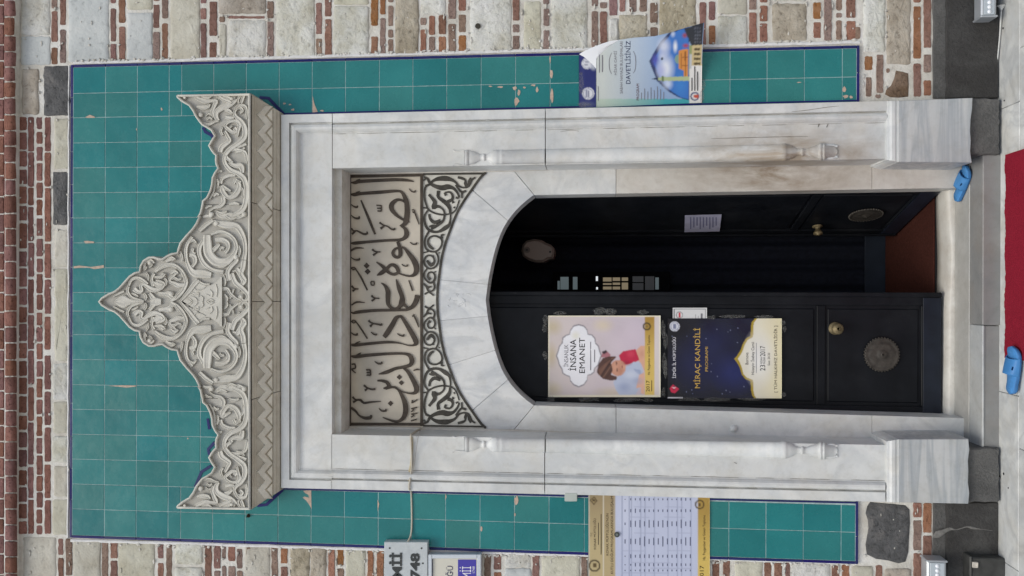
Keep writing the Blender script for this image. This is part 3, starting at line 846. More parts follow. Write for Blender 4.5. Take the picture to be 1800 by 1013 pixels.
# engaged colonnettes
def colonnette(p0, p1):
    st = [(816, 13.5), (818, 14.3), (822.5, 14.3), (823, 12.8), (826, 13), (832, 12), (838, 9), (843, 6.3), (847.5, 4.6), (848, 6.2), (850, 7), (852.5, 6.2), (853, 4.6), (858, 6.5), (862, 10), (866, 12.6), (871, 13.2), (875, 13.1), (875.5, 12.8), (880, 12.8), (883, 13.2), (884, 12.6), (957.3, 12.9), (959.6, 12.9), (1373, 14.2),
          (1374, 15.4), (1380, 15.8), (1382.5, 15.2), (1383.5, 14), (1388, 14), (1394, 11), (1400, 7), (1407, 5), (1408, 7), (1411, 7.4), (1413, 6.6), (1414, 5), (1420, 7), (1428, 10.5), (1437, 13), (1440, 13.6), (1441, 15.6), (1444, 16), (1445, 14.4), (1447, 14.4), (1448, 15.8), (1450, 15.6), (1451, 12.5), (1466, 11.5), (1472, 5)]
    v = []; f = []; n = 13
    for px, r in st:
        c = lin(p0, p1, (px - 816) / 654)
        for k in range(n):
            t = math.pi * k / (n - 1)
            fl = 1.0
            if 1384 < px < 1398 or 1420 <= px < 1440: fl = 1 - .10 * (k % 2)
            if 823 <= px <= 834: fl = 1 - .03 * (k % 2)
            v.append(tuple(P(px, c - r * fl * math.cos(t), FY + .024 - (r * fl / 345) * .72 * math.sin(t))))
    for i in range(len(st) - 1):
        if st[i][0] == 957.3: continue
        for k in range(n - 1): f.append((i * n + k, i * n + k + 1, i * n + n + k + 1, i * n + n + k))
    f.append(tuple(range(n))); f.append(tuple(reversed(range((len(st) - 1) * n, len(st) * n))))
    mk('colonnette', v, f, MARB_R if p0 < 530 else MARB, portal, True)
    sg = 1 if p0 < 530 else -1
    for o in (-1, 1):
        q = MB(); q.add(ribbon([(796, p0 + o * 14.5, 1.5), (800, p0 + o * 11.5, 3), (808, p0 + o * 12.5, 3), (817, p0 + o * 12.5, 3)], FY + .022, .005, ROUND, 3)); q.build('colonnette_crown', MARB, portal, True)
        q = MB(); q.add(ribbon([(1450, p1 + o * 9, 6), (1462, p1 + o * 10, 8), (1472, p1 + o * 9, 5)], FY + .022, .010, ROUND, 3)); q.build('colonnette_foot', MARB, portal, True)
colonnette(277.5, 266.5); colonnette(781, 793)
# inner jambs and arch, set back in the recess
def back(nm, poly, mat, y=NY, d=.14, bev=.35): return mk(nm, *prism(poly, y, y + d, bev, .001), mat, portal)
def Rd(px): return lin(343, 331, (px - 938) / 712)
def Ld(px): return lin(713, 734, (px - 938) / 712)
OPEN = [(938, 343), (918, 359), (900, 378), (886, 399), (878, 417), (870, 441), (863, 470), (857.5, 500), (854, 528)]
SPAN = [(854.4, 303.6), (846, 311), (830.7, 332), (813, 358), (801, 380.5), (792, 404), (784.5, 424), (778.6, 445), (775, 464), (772, 487.6), (769.7, 506.6), (768.8, 528)]
def curve(pts, a, b, n=7):
    ys = [q[1] for q in pts]; xs = [q[0] for q in pts]
    return [(float(np.interp(t, ys, xs)), t) for t in np.linspace(a, b, n)]
def dense(pts): return [(a, b) for a, b in catmull(pts, 6)]
OP, SP = dense(OPEN), dense(SPAN)
def mir(p, c=528): return [(a, 2 * c - b) for a, b in p]
half = [
 [(894.2, 290), (938.6, 343.2)] + curve(OP, 343.6, 387.8, 6) + [(831.5, 334)] + curve(SP, 331.5, 303.6, 5) + [(856, 290)],
 curve(OP, 388.2, 439.8, 6) + curve(SP, 413.8, 334.3, 7),
 curve(OP, 440.2, 499.8, 6) + curve(SP, 491.7, 414.2, 7)]
MARB_V = marble_mat('marble_arch', C(.58, .60, .615), C(.75, .755, .745), C(.42, .45, .48), C(.62, .60, .55), .25, 2.2, stretch=(1, 1, .45), var=.07, veinw=.5)
for p in half: back('voussoir', mir(p), MARB_V)
back('voussoir', half[0], MARB_V)
back('voussoir', curve(OP, 388.2, 499.8, 10) + curve(SP, 491.7, 334.3, 12), MARB_V)
back('keystone', curve(OP, 500.2, 528, 4) + mir(curve(OP, 500.2, 528, 4))[::-1][1:] + mir(curve(SP, 492.1, 528, 5)) + curve(SP, 492.1, 528, 5)[::-1][1:], MARB_V)
back('arch_bed', [(a + 4, b) for a, b in SP] + mir([(a + 4, b) for a, b in SP])[::-1][1:] + [(895, 762), (934, 716)] + mir([(a - 3, b) for a, b in OP]) + [(a - 3, b) for a, b in OP][::-1][1:] + [(934, 340), (895, 294)], MARB_V, NY + .006, .10, 0)
v = MB()
for k in range(14):
    a = RND.uniform(787, 828); b = RND.uniform(514, 542)
    v.add(ribbon([(a, b, .8), (a + RND.uniform(-3, 6), b + RND.uniform(-4, 4), 1.2), (a + RND.uniform(-2, 9), b + RND.uniform(-6, 6), .6)], NY, .0035, ROUND, 2))
v.build('carved_device', MARB_V, portal)
for dl, out in ((Rd, 294), (Ld, 768)):
    js = [(895.4, 1082.6), (1083.4, 1532.6), (1533.4, 1700)]
    for k, (a, b) in enumerate(js):
        o0 = out + (0 if k else 0); sg = 1 if out < 530 else -1
        a0 = a
        inner = [(b, dl(b))] + ([(a0, dl(a0))] if k else [(939.4, dl(939.4) + sg * .2)])
        outer = [(a0, out - sg * (4 if k == 0 else 12) if k else (290 if sg > 0 else 766)), (b, out - sg * 20)]
        back('inner_jamb', inner + outer, (MARB_WR if sg > 0 else MARB) if k else MARB, d=.15)
mk('stone_stub', *dome(1290, 754, 7, NY, .02), MARB, portal, True)
# recess return: thin fillet round the inscription
for nm, p in (('recess_fillet', [(600, 297), (610.5, 307.5), (610.5, 748.5), (600, 762)]), ('recess_fillet', [(600, 297), (1540, 272), (1540, 276), (905, 301.5), (611, 306.8)]), ('recess_fillet', [(600, 762), (1540, 790), (1540, 780), (905, 755.5), (611, 749.5)])):
    back(nm, p, MARB_W, NY - .012, .03, .8)

# ------------------------------------------------------------------ inscription
ins = back('inscription_panel', rect(606, 742, 300, 756), plain('panel_ground', C(.55, .50, .415), .75, .3, nscale=5, namt=.16, bump=.15), NY + .001, .08, 0)
INK = plain('letter_paint', C(.068, .054, .042), .7, .3, nscale=30, namt=.3)
INK2 = plain('ornament_paint', C(.062, .058, .050), .75, .3, nscale=30, namt=.4)
IY = NY + .001
def strokes(src, bx, by, k):
    out = []
    for ln in src.strip().split('\n'):
        pts = []
        for q in ln.split():
            a = [float(t) for t in q.split(',')]
            pts.append((bx + a[0] / k, by + a[1] / k, (a[2] if len(a) > 2 else 16) / k))
        out.append(pts)
    return out
L1 = """140,178,8 200,180,38 275,163,40 500,150,38 800,137,38 950,142,34 1030,154,20 1075,165,6
180,185,10 230,150,16 280,125,5
135,350,8 190,357,42 300,342,38 600,320,40 780,305,34 880,313,28 930,375,42 965,470,56 975,600,62 965,720,64 935,795,50 865,818,10
180,360,10 230,325,16 280,305,5
965,490,22 900,443,26 820,437,36 748,500,56 745,570,54 800,645,40 880,708,30 950,742,24 1015,768,8
880,826,14 945,865,40 968,945,60 935,1000,46 870,1028,36 700,1036,32 400,1058,32 200,1078,38 140,1076,8
290,440,16 400,700,30 500,945,24
140,500,6 190,535,16 235,545,24 238,520,14
145,660,6 200,705,18 262,708,26 262,678,14
150,855,16 180,895,20 240,897,18 330,942,24 385,935,22 375,905,12
158,942,26 210,900,16
565,770,22 620,808,16 690,832,16 745,872,20 790,872,20 785,852,10
580,862,28 640,820,16
592,515,14 592,605,16
520,515,14 592,520,14
530,560,14 595,560,14
535,600,16 595,603,16
1005,270,8 1040,310,12 1085,318,18 1096,295,12
1048,590,12 1062,578,10 1085,598,12 1072,628,12 1055,605,10
1080,605,12 1112,690,16 1150,800,6
834,1055,36 862,1130,44 876,1225,50 850,1285,36 790,1275,36 762,1225,36 795,1165,30 860,1145,26 925,1146,24 990,1220,44 1080,1345,64 1115,1455,66 1090,1535,50 1020,1566,24 920,1550,18 845,1522,16
845,1520,40 838,1470,46 795,1412,42 730,1402,36 668,1462,42 600,1515,52 528,1556,12
520,1358,10 600,1412,36 660,1472,42 720,1525,32 790,1540,34 845,1512,34
1020,1063,8 1060,1094,14 1112,1090,20 1112,1068,12
895,1388,8 930,1416,12 980,1416,16 970,1393,10
140,1190,22 220,1150,24 335,1152,5
458,1168,24 500,1200,16 580,1209,14
470,1256,24 540,1210,14
140,1282,6 200,1324,16 265,1320,26 265,1298,14
140,1442,14 178,1472,16 210,1448,14 165,1435,10 145,1455,10
205,1452,14 290,1584,20 385,1776,16
440,1648,16 485,1650,14 482,1705,14 440,1690,14 440,1648,14
155,1710,24 190,1750,16 255,1757,14
165,1790,24 215,1758,14
1000,1628,14 1055,1785,18
590,1668,8 650,1712,34 690,1795,58 690,1880,56 695,1980,46 745,2040,32 810,2052,34 870,2010,50 898,1945,70 898,1870,52 850,1735,46 812,1615,10
890,1950,40 955,2015,30 1020,2062,14
1130,1850,62 1112,1925,62 1062,2010,52 980,2060,36 880,2070,30 500,2076,34 250,2100,38 180,2115,26 140,2100,8
150,1998,14 230,1952,22 350,1960,4
445,1855,24 490,1890,16 565,1898,12
450,1935,24 500,1900,14
632,2472,46 680,2410,62 760,2280,58 810,2190,48 862,2166,32 900,2182,36 1000,2340,50 1090,2500,60 1105,2560,58 1070,2592,26 990,2594,14 900,2570,12 800,2552,24 650,2548,32 400,2570,34 200,2590,36 140,2584,8
180,2590,10 230,2556,16 280,2535,5
150,2235,14 185,2262,16 215,2238,14 180,2220,12 152,2235,10
215,2240,14 300,2360,18 385,2495,16
402,2225,24 450,2262,16 540,2282,20 598,2290,22 590,2268,10
425,2315,26 470,2272,14
145,2405,6 190,2436,16 235,2436,24 230,2412,14
440,2395,8 480,2430,16 530,2436,20
830,2420,8 870,2446,14 922,2456,20 922,2430,12
1058,2145,30 1072,2158,36
1080,2165,14 1110,2225,18 1145,2325,8"""
L4 = """105,165,6 160,173,30 300,156,28 550,139,24 700,140,22 760,162,34 785,215,44 765,265,34 680,290,26 600,306,28 500,346,32 415,366,8
150,166,8 190,146,14 220,128,4
690,303,14 740,340,30 800,440,40 835,520,46 825,568,36 770,582,16 690,566,10 640,542,12
400,440,12 450,440,22 510,462,30 525,510,34 468,526,12
490,525,28 580,512,20 640,550,20 700,670,40 715,770,46 690,850,36 630,892,24 560,885,18 460,848,8
370,225,6 410,250,14 450,246,18 446,228,10
322,318,12 326,380,12
275,318,12 322,320,12
280,350,12 325,350,12
280,378,12 326,380,12
115,260,12 150,255,14 155,300,14 115,312,12 160,355,10
250,490,18 290,520,14 345,537,16 380,530,14
262,550,20 300,520,12
125,620,18 160,652,14 212,655,22 250,686,20 330,678,16 440,670,5
130,680,20 180,655,12
108,738,22 160,780,20 200,828,16 260,855,26 322,850,30 330,822,14
418,745,6 450,775,14 498,775,16 490,755,10
775,886,10 838,868,10
775,812,10 845,800,10
775,845,10 800,830,10 790,812,10
775,752,10 845,735,10
775,785,10 800,770,10 790,752,10
782,690,10 845,650,10
790,655,10 784,690,10
800,330,6 830,315,14 870,320,6"""
for i_, s in enumerate(strokes(L1, 600, 300, 8.44) + strokes(L4, 600, 600, 6.333)):
    mk('letter_stroke', *ribbon([(a, b, w_ * 1.22 + .25) for a, b, w_ in s], IY, .0066 + .00004 * i_, FLAT, 2.2), INK, ins)
for a, b, r in [(600 + 375 / 8.44, 300 + 1412 / 8.44, 5.4), (600 + 390 / 8.44, 300 + 1499 / 8.44, 5.4), (600 + 645 / 6.333, 600 + 400 / 6.333, 4.8), (600 + 667 / 6.333, 600 + 463 / 6.333, 4.6), (600 + 547 / 6.333, 600 + 693 / 6.333, 4.9)]:
    mk('letter_dot', *dome(a, b, r, IY, .0055, 4, True), INK, ins)
fr = MB()
for pts in ([(614.5, 307, 5.5), (614.5, 749, 5.5)], [(611.8, 310.5, 5), (745, 308, 5)], [(611.8, 745.5, 5), (745, 746, 5)], [(741, 306, 5), (741, 749, 5)]):
    fr.add(ribbon(pts, IY, .007, FLAT, 40, False))
fr.build('border_bar', INK, ins)
# ------------------------------------------------------------------ spandrel ornament
spn = back('spandrel_panel', [(742.2, 300), (858, 300)] + [(a + .2, b) for a, b in SP] + mir([(a + .2, b) for a, b in SP])[::-1] + [(858, 756), (742.2, 756)], plain('spandrel_ground', C(.62, .61, .555), .75, .3, nscale=14, namt=.15, bump=.2), NY + .001, .08, 0)
O5 = """130,100,24 180,120,30 220,190,40 300,235,50 400,258,70 480,242,70 560,262,40 620,325,28 652,400,22
220,190,26 270,150,36 350,122,58 450,118,70 520,132,50 590,168,30 650,232,24 730,255,24 790,222,40 805,150,40 822,105,16
630,100,30 700,118,36 742,145,22 742,190,40 760,235,36
892,105,22 845,130,24 805,200,36
210,210,24 152,245,24 135,330,24 140,430,26 170,530,24 195,580,24 280,630,22 400,656,22 500,646,18
200,355,34 240,400,36 290,470,56 268,550,56 330,530,40 392,560,26 428,610,24 430,690,24 400,760,30 310,822,38 235,868,34
345,300,46 340,390,40 400,440,50 480,505,58 512,570,40 522,640,24 600,580,16 650,440,14
430,328,20 455,372,34
440,328,20 510,320,24 552,370,30 545,430,40 480,462,46
195,580,24 142,660,26 135,740,28 170,850,34 250,905,34 350,905,34 450,848,58 502,800,36 520,720,20 520,650,16
205,645,28 222,720,34 285,770,48 370,738,36
205,832,20 260,820,34 310,822,20
600,212,28 640,272,24 690,322,30 752,300,30
690,330,22 690,412,18
545,470,40 580,470,10
570,540,26 585,560,10
118,552,20 190,560,20
600,400,28 640,415,18
320,380,26 345,340,24
150,230,26 200,205,20
120,150,20 150,125,18"""
O6 = """200,60,26 147,160,24 140,250,26 172,330,26 260,362,22 332,340,22 382,280,22 396,200,26 360,150,24 280,126,22 210,152,24 186,220,28 222,290,38 272,322,26
396,165,30 388,112,24 432,110,14
118,377,18 200,355,14
300,365,20 336,430,22 336,520,22 290,590,24 212,612,24 150,570,24 130,500,24 160,430,22 220,415,20 270,450,22 282,510,30 232,560,48 172,490,28
180,602,18 130,680,22 142,760,22 212,822,24 270,800,30 292,730,24 260,670,22 200,672,22 182,730,26 222,772,38
272,820,24 286,890,24 250,942,22 190,942,20 168,882,30 118,830,18
170,890,28 240,880,18
138,992,20 200,962,20 272,1012,18
270,415,18 255,440,10
300,650,16 285,670,12
345,375,16 365,380,10"""
orn = MB(); orn2 = MB()
allo = strokes(O5, 730, 300, 8.443) + strokes(O6, 730, 400, 8.443)
for i_, s in enumerate(allo):
    s = [(a, b, w_ * 1.08 + .35) for a, b, w_ in s]
    orn.add(ribbon(s, IY, .0046 + .00006 * i_, FLAT, 2.4)); orn2.add(ribbon([(a, 1056 - b, w_) for a, b, w_ in s], IY, .0043 + .00006 * i_, FLAT, 2.4))
for q_ in (orn, orn2): q_.build('scroll_ornament', INK2, spn)['kind'] = 'stuff'
ob = MB()
cv = [(a - .3, b, 4.4) for a, b in SP]
ob.add(ribbon(cv + [(a, 1056 - b, w_) for a, b, w_ in cv[::-1]][1:], IY, .007, FLAT, 4, False))
ob.add(ribbon([(744, 306.4, 3.2), (850, 305.4, 3.2)], IY, .005, FLAT, 30, False)); ob.add(ribbon([(744, 748.6, 3.2), (850, 750.2, 3.2)], IY, .005, FLAT, 30, False))
ob.build('border_bar', INK2, spn)

# ------------------------------------------------------------------ sloping cornice with zigzag
CY = -.172                                     # crest plane
def fy(px, py=0): return lin(CY + .004, FY - .012, min(max((px - 442) / 50, 0), 1))
def Cr(px): return lin(166, 200, (px - 442) / 55)
def Cl(px): return lin(895, 860, (px - 442) / 55)
def friezeblock(a, b, ta, tb):
    """from cut a to cut b (0 = right end, 1 = left end)"""
    v = []; f = []
    prof = [(442.6, 0), (443.2, -.002), (446, -.002), (447, .004), (450.5, .004), (451, .006), (479.5, .006), (480, .003), (481, -.002), (485, -.003), (486, .001), (491, .001), (491.8, .006)]
    for px, d in prof:
        for t in (a, b):
            v.append(tuple(P(px, lin(Cr(px), Cl(px), t), fy(px) + d)))
    for i in range(len(prof) - 1): f.append((i * 2, i * 2 + 1, i * 2 + 3, i * 2 + 2))
    n = len(v); m = len(prof)
    v += [(q[0], 0.0, q[2]) for q in v[:n]]
    for k in (0, 1):
        pf = [i * 2 + k for i in range(m)]; pb = [n + i * 2 + k for i in range(m)]
        f.append(tuple(pf + pb[::-1]))
    f.append((0, 1, n + 1, n)); f.append((n - 2, n - 1, 2 * n - 1, 2 * n - 2))
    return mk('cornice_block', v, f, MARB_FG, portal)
jts = [0, .2605, .5, .7365, 1]
fb = [friezeblock(lin(0, 1, a) + (.0008 if a else 0), b - (.0008 if b < 1 else 0), 0, 0) for a, b in zip(jts, jts[1:])]
zz = MB(); per = 31.35; h = per / 2; cols = []
for i in range(0, 60):
    t0 = 171.3 + h * i
    if t0 < 183 or t0 > 878: continue
    l_, r_ = (451.6, 466.4) if i % 2 == 0 else (465.2, 480.0)
    cols.append([(l_, t0, .0058), (l_ + 1.6, t0, -.0035), (r_ - 1.6, t0, -.0035), (r_, t0, .0058)])
v = [tuple(P(a, b, fy(a) + e)) for col_ in cols for a, b, e in col_]; f = []
for i in range(len(cols) - 1):
    for k in range(3): f.append((i * 4 + k, i * 4 + k + 1, i * 4 + 5 + k, i * 4 + 4 + k))
f.append((0, 1, 2, 3)); m = len(v) - 4; f.append((m + 3, m + 2, m + 1, m)); zz.add((v, f))
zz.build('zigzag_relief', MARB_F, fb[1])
INL = marble_mat('cream_inlay', C(.72, .68, .57), C(.84, .80, .69), C(.6, .55, .45), C(.6, .52, .40), .4, 3.0, .55)
for i in range(0, 46, 2):
    t0 = 171.3 + h * i
    if t0 < 196 or t0 > 868: continue
    tri = [(468.6, t0), (479.3, t0 - h * .80), (479.3, t0 + h * .80)]
    if area2(tri) < 0: tri = tri[::-1]
    top_ = inset(tri, 1.0)
    v = [tuple(P(a, b, fy(a) + .0065)) for a, b in tri] + [tuple(P(a, b, fy(a) - .001)) for a, b in top_]
    mk('inlay_triangle', v, [(0, 1, 4, 3), (1, 2, 5, 4), (2, 0, 3, 5), (3, 4, 5)], INL, fb[min(3, int((t0 - 166) / 183))])

# ------------------------------------------------------------------ carved crest
def loc(pts, bx, by, k=8.443): return [(bx + a / k, by + b / k) for a, b in pts]
OUT = loc([(1275, 78), (700, 88), (300, 96), (175, 98), (160, 110), (175, 145), (250, 210), (350, 265), (405, 340), (450, 430), (500, 500), (545, 555), (610, 590), (680, 635), (722, 710), (690, 760), (635, 855), (680, 930), (722, 985)], 290, 155) \
    + loc([(745, 75), (740, 140), (748, 205), (772, 262), (730, 320), (692, 400), (683, 500), (660, 590), (610, 690), (548, 742), (542, 800), (528, 862), (512, 925), (468, 990)], 290, 265) \
    + loc([(832, 62), (790, 150), (740, 222), (640, 330), (552, 440), (524, 530), (508, 580), (430, 590), (352, 628), (292, 668)], 250, 375) \
    + loc([(1000, 112), (930, 88), (850, 94), (765, 150), (722, 232), (704, 314), (640, 325), (560, 380), (490, 460), (410, 550), (340, 605), (250, 640), (150, 702), (97, 765)], 160, 440)
AX = 530.5
OUTF = OUT + [(a, 2 * AX - b) for a, b in OUT[::-1]][1:]
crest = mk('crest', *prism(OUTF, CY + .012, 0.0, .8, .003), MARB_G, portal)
rim = MB()
ip = inset(OUTF if area2(OUTF) > 0 else OUTF[::-1], 2.6)
closed = [(a, b, 5.2) for a, b in ip]
rim.add(ribbon(closed, CY + .013, .020, [(-1, 0), (-.95, .8), (-.6, 1), (.2, .92), (.6, .55), (1, 0)], 3, False))
rim.add(ribbon([(438.6, 165.5, 5.2), (438.6, 895.5, 5.2)], CY + .013, .021, FLAT, 60, False))
rim.build('crest_rim', MARB_C, crest, True)
KA = """1110,368,36 1150,338,34 1128,298,34 1070,300,32 1030,370,34 1062,432,42 1130,490,50 1180,580,58 1190,680,60 1160,760,58 1060,842,50 970,902,50 895,985,50
1205,460,26 1212,360,30 1190,275,38 1110,258,38 1045,305,28
1030,590,46 1062,640,40 1000,652,40 930,602,40 895,560,30 955,502,30 1050,490,36 1105,545,38 1085,640,34 1070,720,20
800,485,24 758,425,56 770,350,60 850,290,68 950,250,64 1020,212,46 1065,165,24
725,435,30 702,360,38 730,270,46 762,195,48 700,188,38 600,196,54 500,160,46 430,118,24
800,130,36 870,172,40 950,200,38 985,225,18
470,275,24 560,288,50 640,272,46 665,235,20
1172,100,34 1152,160,38 1130,225,30
820,950,52 842,880,58 900,832,50 962,782,40 930,712,36 888,640,34
1045,888,26 1130,862,28 1205,828,36
895,425,26 950,444,38 1025,440,24
540,130,20 620,150,34 690,120,20
560,520,26 650,540,30 740,500,26 800,490,18
850,130,24 930,140,36 1000,165,30 1040,130,16"""
KB = """935,0,36 882,100,38 900,200,44 980,290,50 1090,340,56 1170,410,58 1206,520,58 1212,640,58 1190,800,58 1130,900,56 1000,962,44
1000,152,44 968,190,38 1040,222,48 1130,230,66 1152,330,40
935,0,30 1060,-15,34 1180,20,36 1212,100,36 1206,190,24
830,490,34 850,420,36 950,370,36 1045,372,24
1020,492,30 1055,435,36 1102,505,46 1090,592,56 1030,668,56 940,692,46 870,620,54 836,520,44
850,520,30 900,560,40 975,600,24
862,690,44 872,760,46 820,822,44 720,852,26 655,905,20
760,330,20 740,420,26 735,520,26 715,620,22 660,720,18
1000,960,30 1090,990,40 1180,950,30
900,60,24 930,120,40 980,150,30"""
KC = """912,400,36 850,520,48 860,640,48 930,760,48 1050,842,42 1205,872,46
965,325,80 968,450,100 990,600,104 1100,715,100 1250,720,84 1345,640,56 1400,520,38 1370,400,38 1280,312,38 1150,272,36 1020,312,34
1215,522,30 1170,512,34 1150,555,20
1230,592,34 1278,520,36 1268,440,46 1180,392,54 1080,402,44
1042,560,52 1110,500,44 1150,460,24
1050,130,50 1130,150,56 1250,172,84 1400,192,66 1482,300,56 1522,420,46 1532,560,46 1512,690,52
850,262,44 950,172,46 1052,108,34
742,350,34 662,480,36 650,620,36 680,760,40 760,880,74 900,900,96 1022,920,66
1380,640,52 1402,700,46 1320,790,46 1270,880,46 1292,1000,54
1512,700,52 1500,800,54 1470,900,54 1532,1000,44
60,790,30 30,840,34 45,730,28 130,700,34 170,745,26
350,720,30 430,670,60 470,700,30
190,870,36 300,780,40 450,762,40 560,830,36 622,930,36 642,1010,36
1100,-20,40 1200,40,60 1330,30,60 1450,60,30
700,620,40 770,640,50 790,720,40 740,800,34"""
KD = """560,540,26 542,600,28 590,690,34 680,732,32 760,745,20
560,530,26 600,440,36 680,410,36 760,440,36 840,505,30
640,572,54 700,620,46 752,600,44 740,530,34 780,510,36 880,572,54 950,592,54 1050,560,38 1080,500,36 1020,470,44 960,450,24
940,350,34 902,420,32 922,540,32
1262,345,22 1210,390,34 1165,430,34 1172,470,36 1230,492,44 1300,522,52 1385,512,30
960,310,36 1080,242,40 1220,222,40 1330,290,36 1400,400,36 1412,500,40 1350,620,46 1270,700,46 1180,745,44
870,640,36 915,700,52 960,762,60
350,763,16 420,763,100 490,763,140 560,763,80 640,763,36 780,763,36
1000,640,40 1090,650,46 1160,650,70 1200,700,40
1040,763,60 960,763,90 880,763,50
330,690,14 420,640,26 490,610,24
940,400,22 1040,400,40 1100,350,20
900,470,26 1000,520,60 1060,510,30"""
KE = """560,512,20 640,420,44 700,350,50 760,270,54 830,190,50
1170,320,46 1270,322,36 1300,380,28 1400,470,28 1470,490,24
1330,90,52 1382,220,54 1480,310,54 1562,400,44 1562,470,44 1500,500,34 1452,440,46 1500,420,26
1400,20,50 1470,120,60 1510,200,66 1480,260,40
820,195,24 900,250,30 1000,255,26
600,320,20 520,400,26 480,460,22
720,370,20 770,400,30 840,380,22
1340,60,20 1400,50,22
960,512,26 1010,480,30 1050,512,26"""
KX = strokes('''620,470,18 660,440,30 700,470,18
600,420,14 640,380,26 690,400,14
880,330,30 940,330,44 1000,380,24
1000,560,14 960,590,22
1120,120,20 1080,180,30 1100,230,16
860,700,24 830,650,30 850,580,20
1180,880,20 1130,930,30 1050,950,20''', 290, 155, 8.443) + strokes('''760,330,26 800,300,30 850,310,20
770,420,18 790,480,26 780,560,18
720,680,24 760,640,34 800,660,18
600,860,20 640,830,24 700,820,16
1120,540,18 1160,600,30 1150,700,20
950,800,24 1030,780,34 1100,800,20
760,900,20 830,930,34 920,900,20
1060,440,14 1130,470,24''', 290, 265, 8.443) + strokes('''900,60,20 960,40,34 1030,60,18
1240,40,24 1310,90,30 1400,60,22
560,560,18 590,640,26 600,720,18
700,430,24 760,400,34 800,450,18
760,520,24 740,580,34 790,600,18
1430,480,18 1450,560,28 1430,650,18
1130,800,24 1200,790,34 1260,760,18
240,950,20 300,900,30 340,950,16
420,900,26 480,860,40 530,900,22
400,980,22 470,960,34 540,990,20''', 250, 375, 8.443) + strokes('''600,640,18 650,660,26 700,690,16
790,640,20 820,700,28 800,745,16
1090,420,22 1120,460,30 1100,530,18
1230,400,20 1290,440,30 1340,420,16
820,330,16 850,390,26 850,450,16
1150,120,20 1200,110,34 1250,140,18
870,170,20 900,220,26 860,260,16''', 160, 440, 8.443) + strokes('''1200,120,20 1230,200,30 1220,280,18
1360,320,16 1330,400,24 1300,470,16
1220,400,18 1260,460,28 1250,512,18
640,460,16 700,470,26 740,512,18
1420,300,16 1440,360,20''', 250, 470, 8.443)
TABS = strokes('''760,300,14 800,340,20 870,330,22 930,300,16
720,430,14 780,450,20 820,500,20
860,420,16 900,450,26 890,512,20
1000,330,14 1040,380,22 1030,440,16
1090,250,14 1110,340,20 1100,440,16
940,400,14 990,420,20
840,380,12 830,440,18''', 250, 470, 8.443)
rel = MB()
CARVE = [(-1, 0), (-.9, .85), (-.68, 1.0), (-.3, .80), (.2, .74), (.66, .98), (.9, .8), (1, 0)]
for s in strokes(KA, 290, 155, 8.443) + strokes(KB, 290, 265, 8.443) + strokes(KC, 250, 375, 8.443) + strokes(KD, 160, 440, 8.443) + strokes(KE, 250, 470, 8.443) + KX:
    hh = .0118 + RND.uniform(-.0015, .0015)
    s = [(a, b, w_ * 1.40 + .3) for a, b, w_ in s]
    rel.add(ribbon(s, CY + .0125, hh, CARVE, 2.6))
    rel.add(ribbon([(a, 2 * AX - b, w_) for a, b, w_ in s], CY + .0125, hh, CARVE, 2.6))
for a, b, r in [(290 + 532 / 8.443, 155 + 398 / 8.443, 5.2), (290 + 295 / 8.443, 155 + 142 / 8.443, 3.4), (290 + 690 / 8.443, 265 + 945 / 8.443, 5.2), (290 + 1175 / 8.443, 265 + 945 / 8.443, 5.4), (250 + 1100 / 8.443, 375 + 150 / 8.443, 5.4), (250 + 110 / 8.443, 375 + 735 / 8.443, 4.5), (160 + 1190 / 8.443, 440 + 650 / 8.443, 5.5), (250 + 1390 / 8.443, 375 + 650 / 8.443, 5.5), (290 + 990 / 8.443, 155 + 160 / 8.443, 4), (250 + 1470 / 8.443, 470 + 440 / 8.443, 4.6)]:
    rel.add(dome(a, b, r, CY + .0125, .018)); rel.add(dome(a, 2 * AX - b, r, CY + .0125, .018))
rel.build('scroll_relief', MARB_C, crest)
pan = loc([(590, 512), (700, 375), (790, 215), (960, 275), (1060, 240), (1160, 155)], 250, 470)
pan = pan + [(a, 2 * AX - b) for a, b in pan[::-1]]
mk('carved_tablet', *prism(pan, CY + .004, CY + .02, 1.2, .004), MARB_C, crest)
tb = MB()
for s in TABS:
    tb.add(ribbon(s, CY + .0042, .005, ROUND, 2.4)); tb.add(ribbon([(a, 2 * AX - b, w_) for a, b, w_ in s], CY + .0042, .005, ROUND, 2.4))
tb.add(ribbon([(388.5, 487, 4), (388.5, 574, 4)], CY + .0125, .018, FLAT, 30, False))
tb.build('tablet_ornament', MARB_C, crest)
# blocks of the crest meet in fine joints
for py in (360, 701):
    mk('crest_joint', *ribbon([(358, py - .4, .9), (400, py, .9), (441, py - .6, .9)], CY + .0122, .0008, FLAT, 20, False), DARKGAP, crest)
# ================================================================== step and threshold
ZT = .080                                    # tread
YS = -.030
st_x0, st_x1 = PZ(1727, 789, ZT).x, PZ(1727, 272, ZT).x
yj = PZ(1704, 530, ZT).y; yb = PZ(1679, 530, ZT).y
step = thing('entrance_step', (0, YS, 0), None, None, kind='structure')
xm = PZ(1727, 572, ZT).x
mk('step_slab', *bevbox(xm + .001, st_x1, YS, yj - .002, -.02, ZT, .004), STEPM, step)
mk('step_slab', *bevbox(st_x0, xm - .001, YS + .003, yj - .002, ZT - .012, ZT - .001, .003), STEPL, step)
mk('step_riser', *bevbox(st_x0 + .003, xm - .002, YS + .008, yj - .004, -.02, ZT - .0125, .003), STEPM, step)
mk('tread_slab', *bevbox(-.80, .80, yj + .001, yb + .2, -.02, ZT + .001, .003), marble_mat('tread_marble', C(.38, .38, .36), C(.48, .475, .45), C(.34, .335, .32), C(.31, .285, .245), .45, 1.8, .5), step)
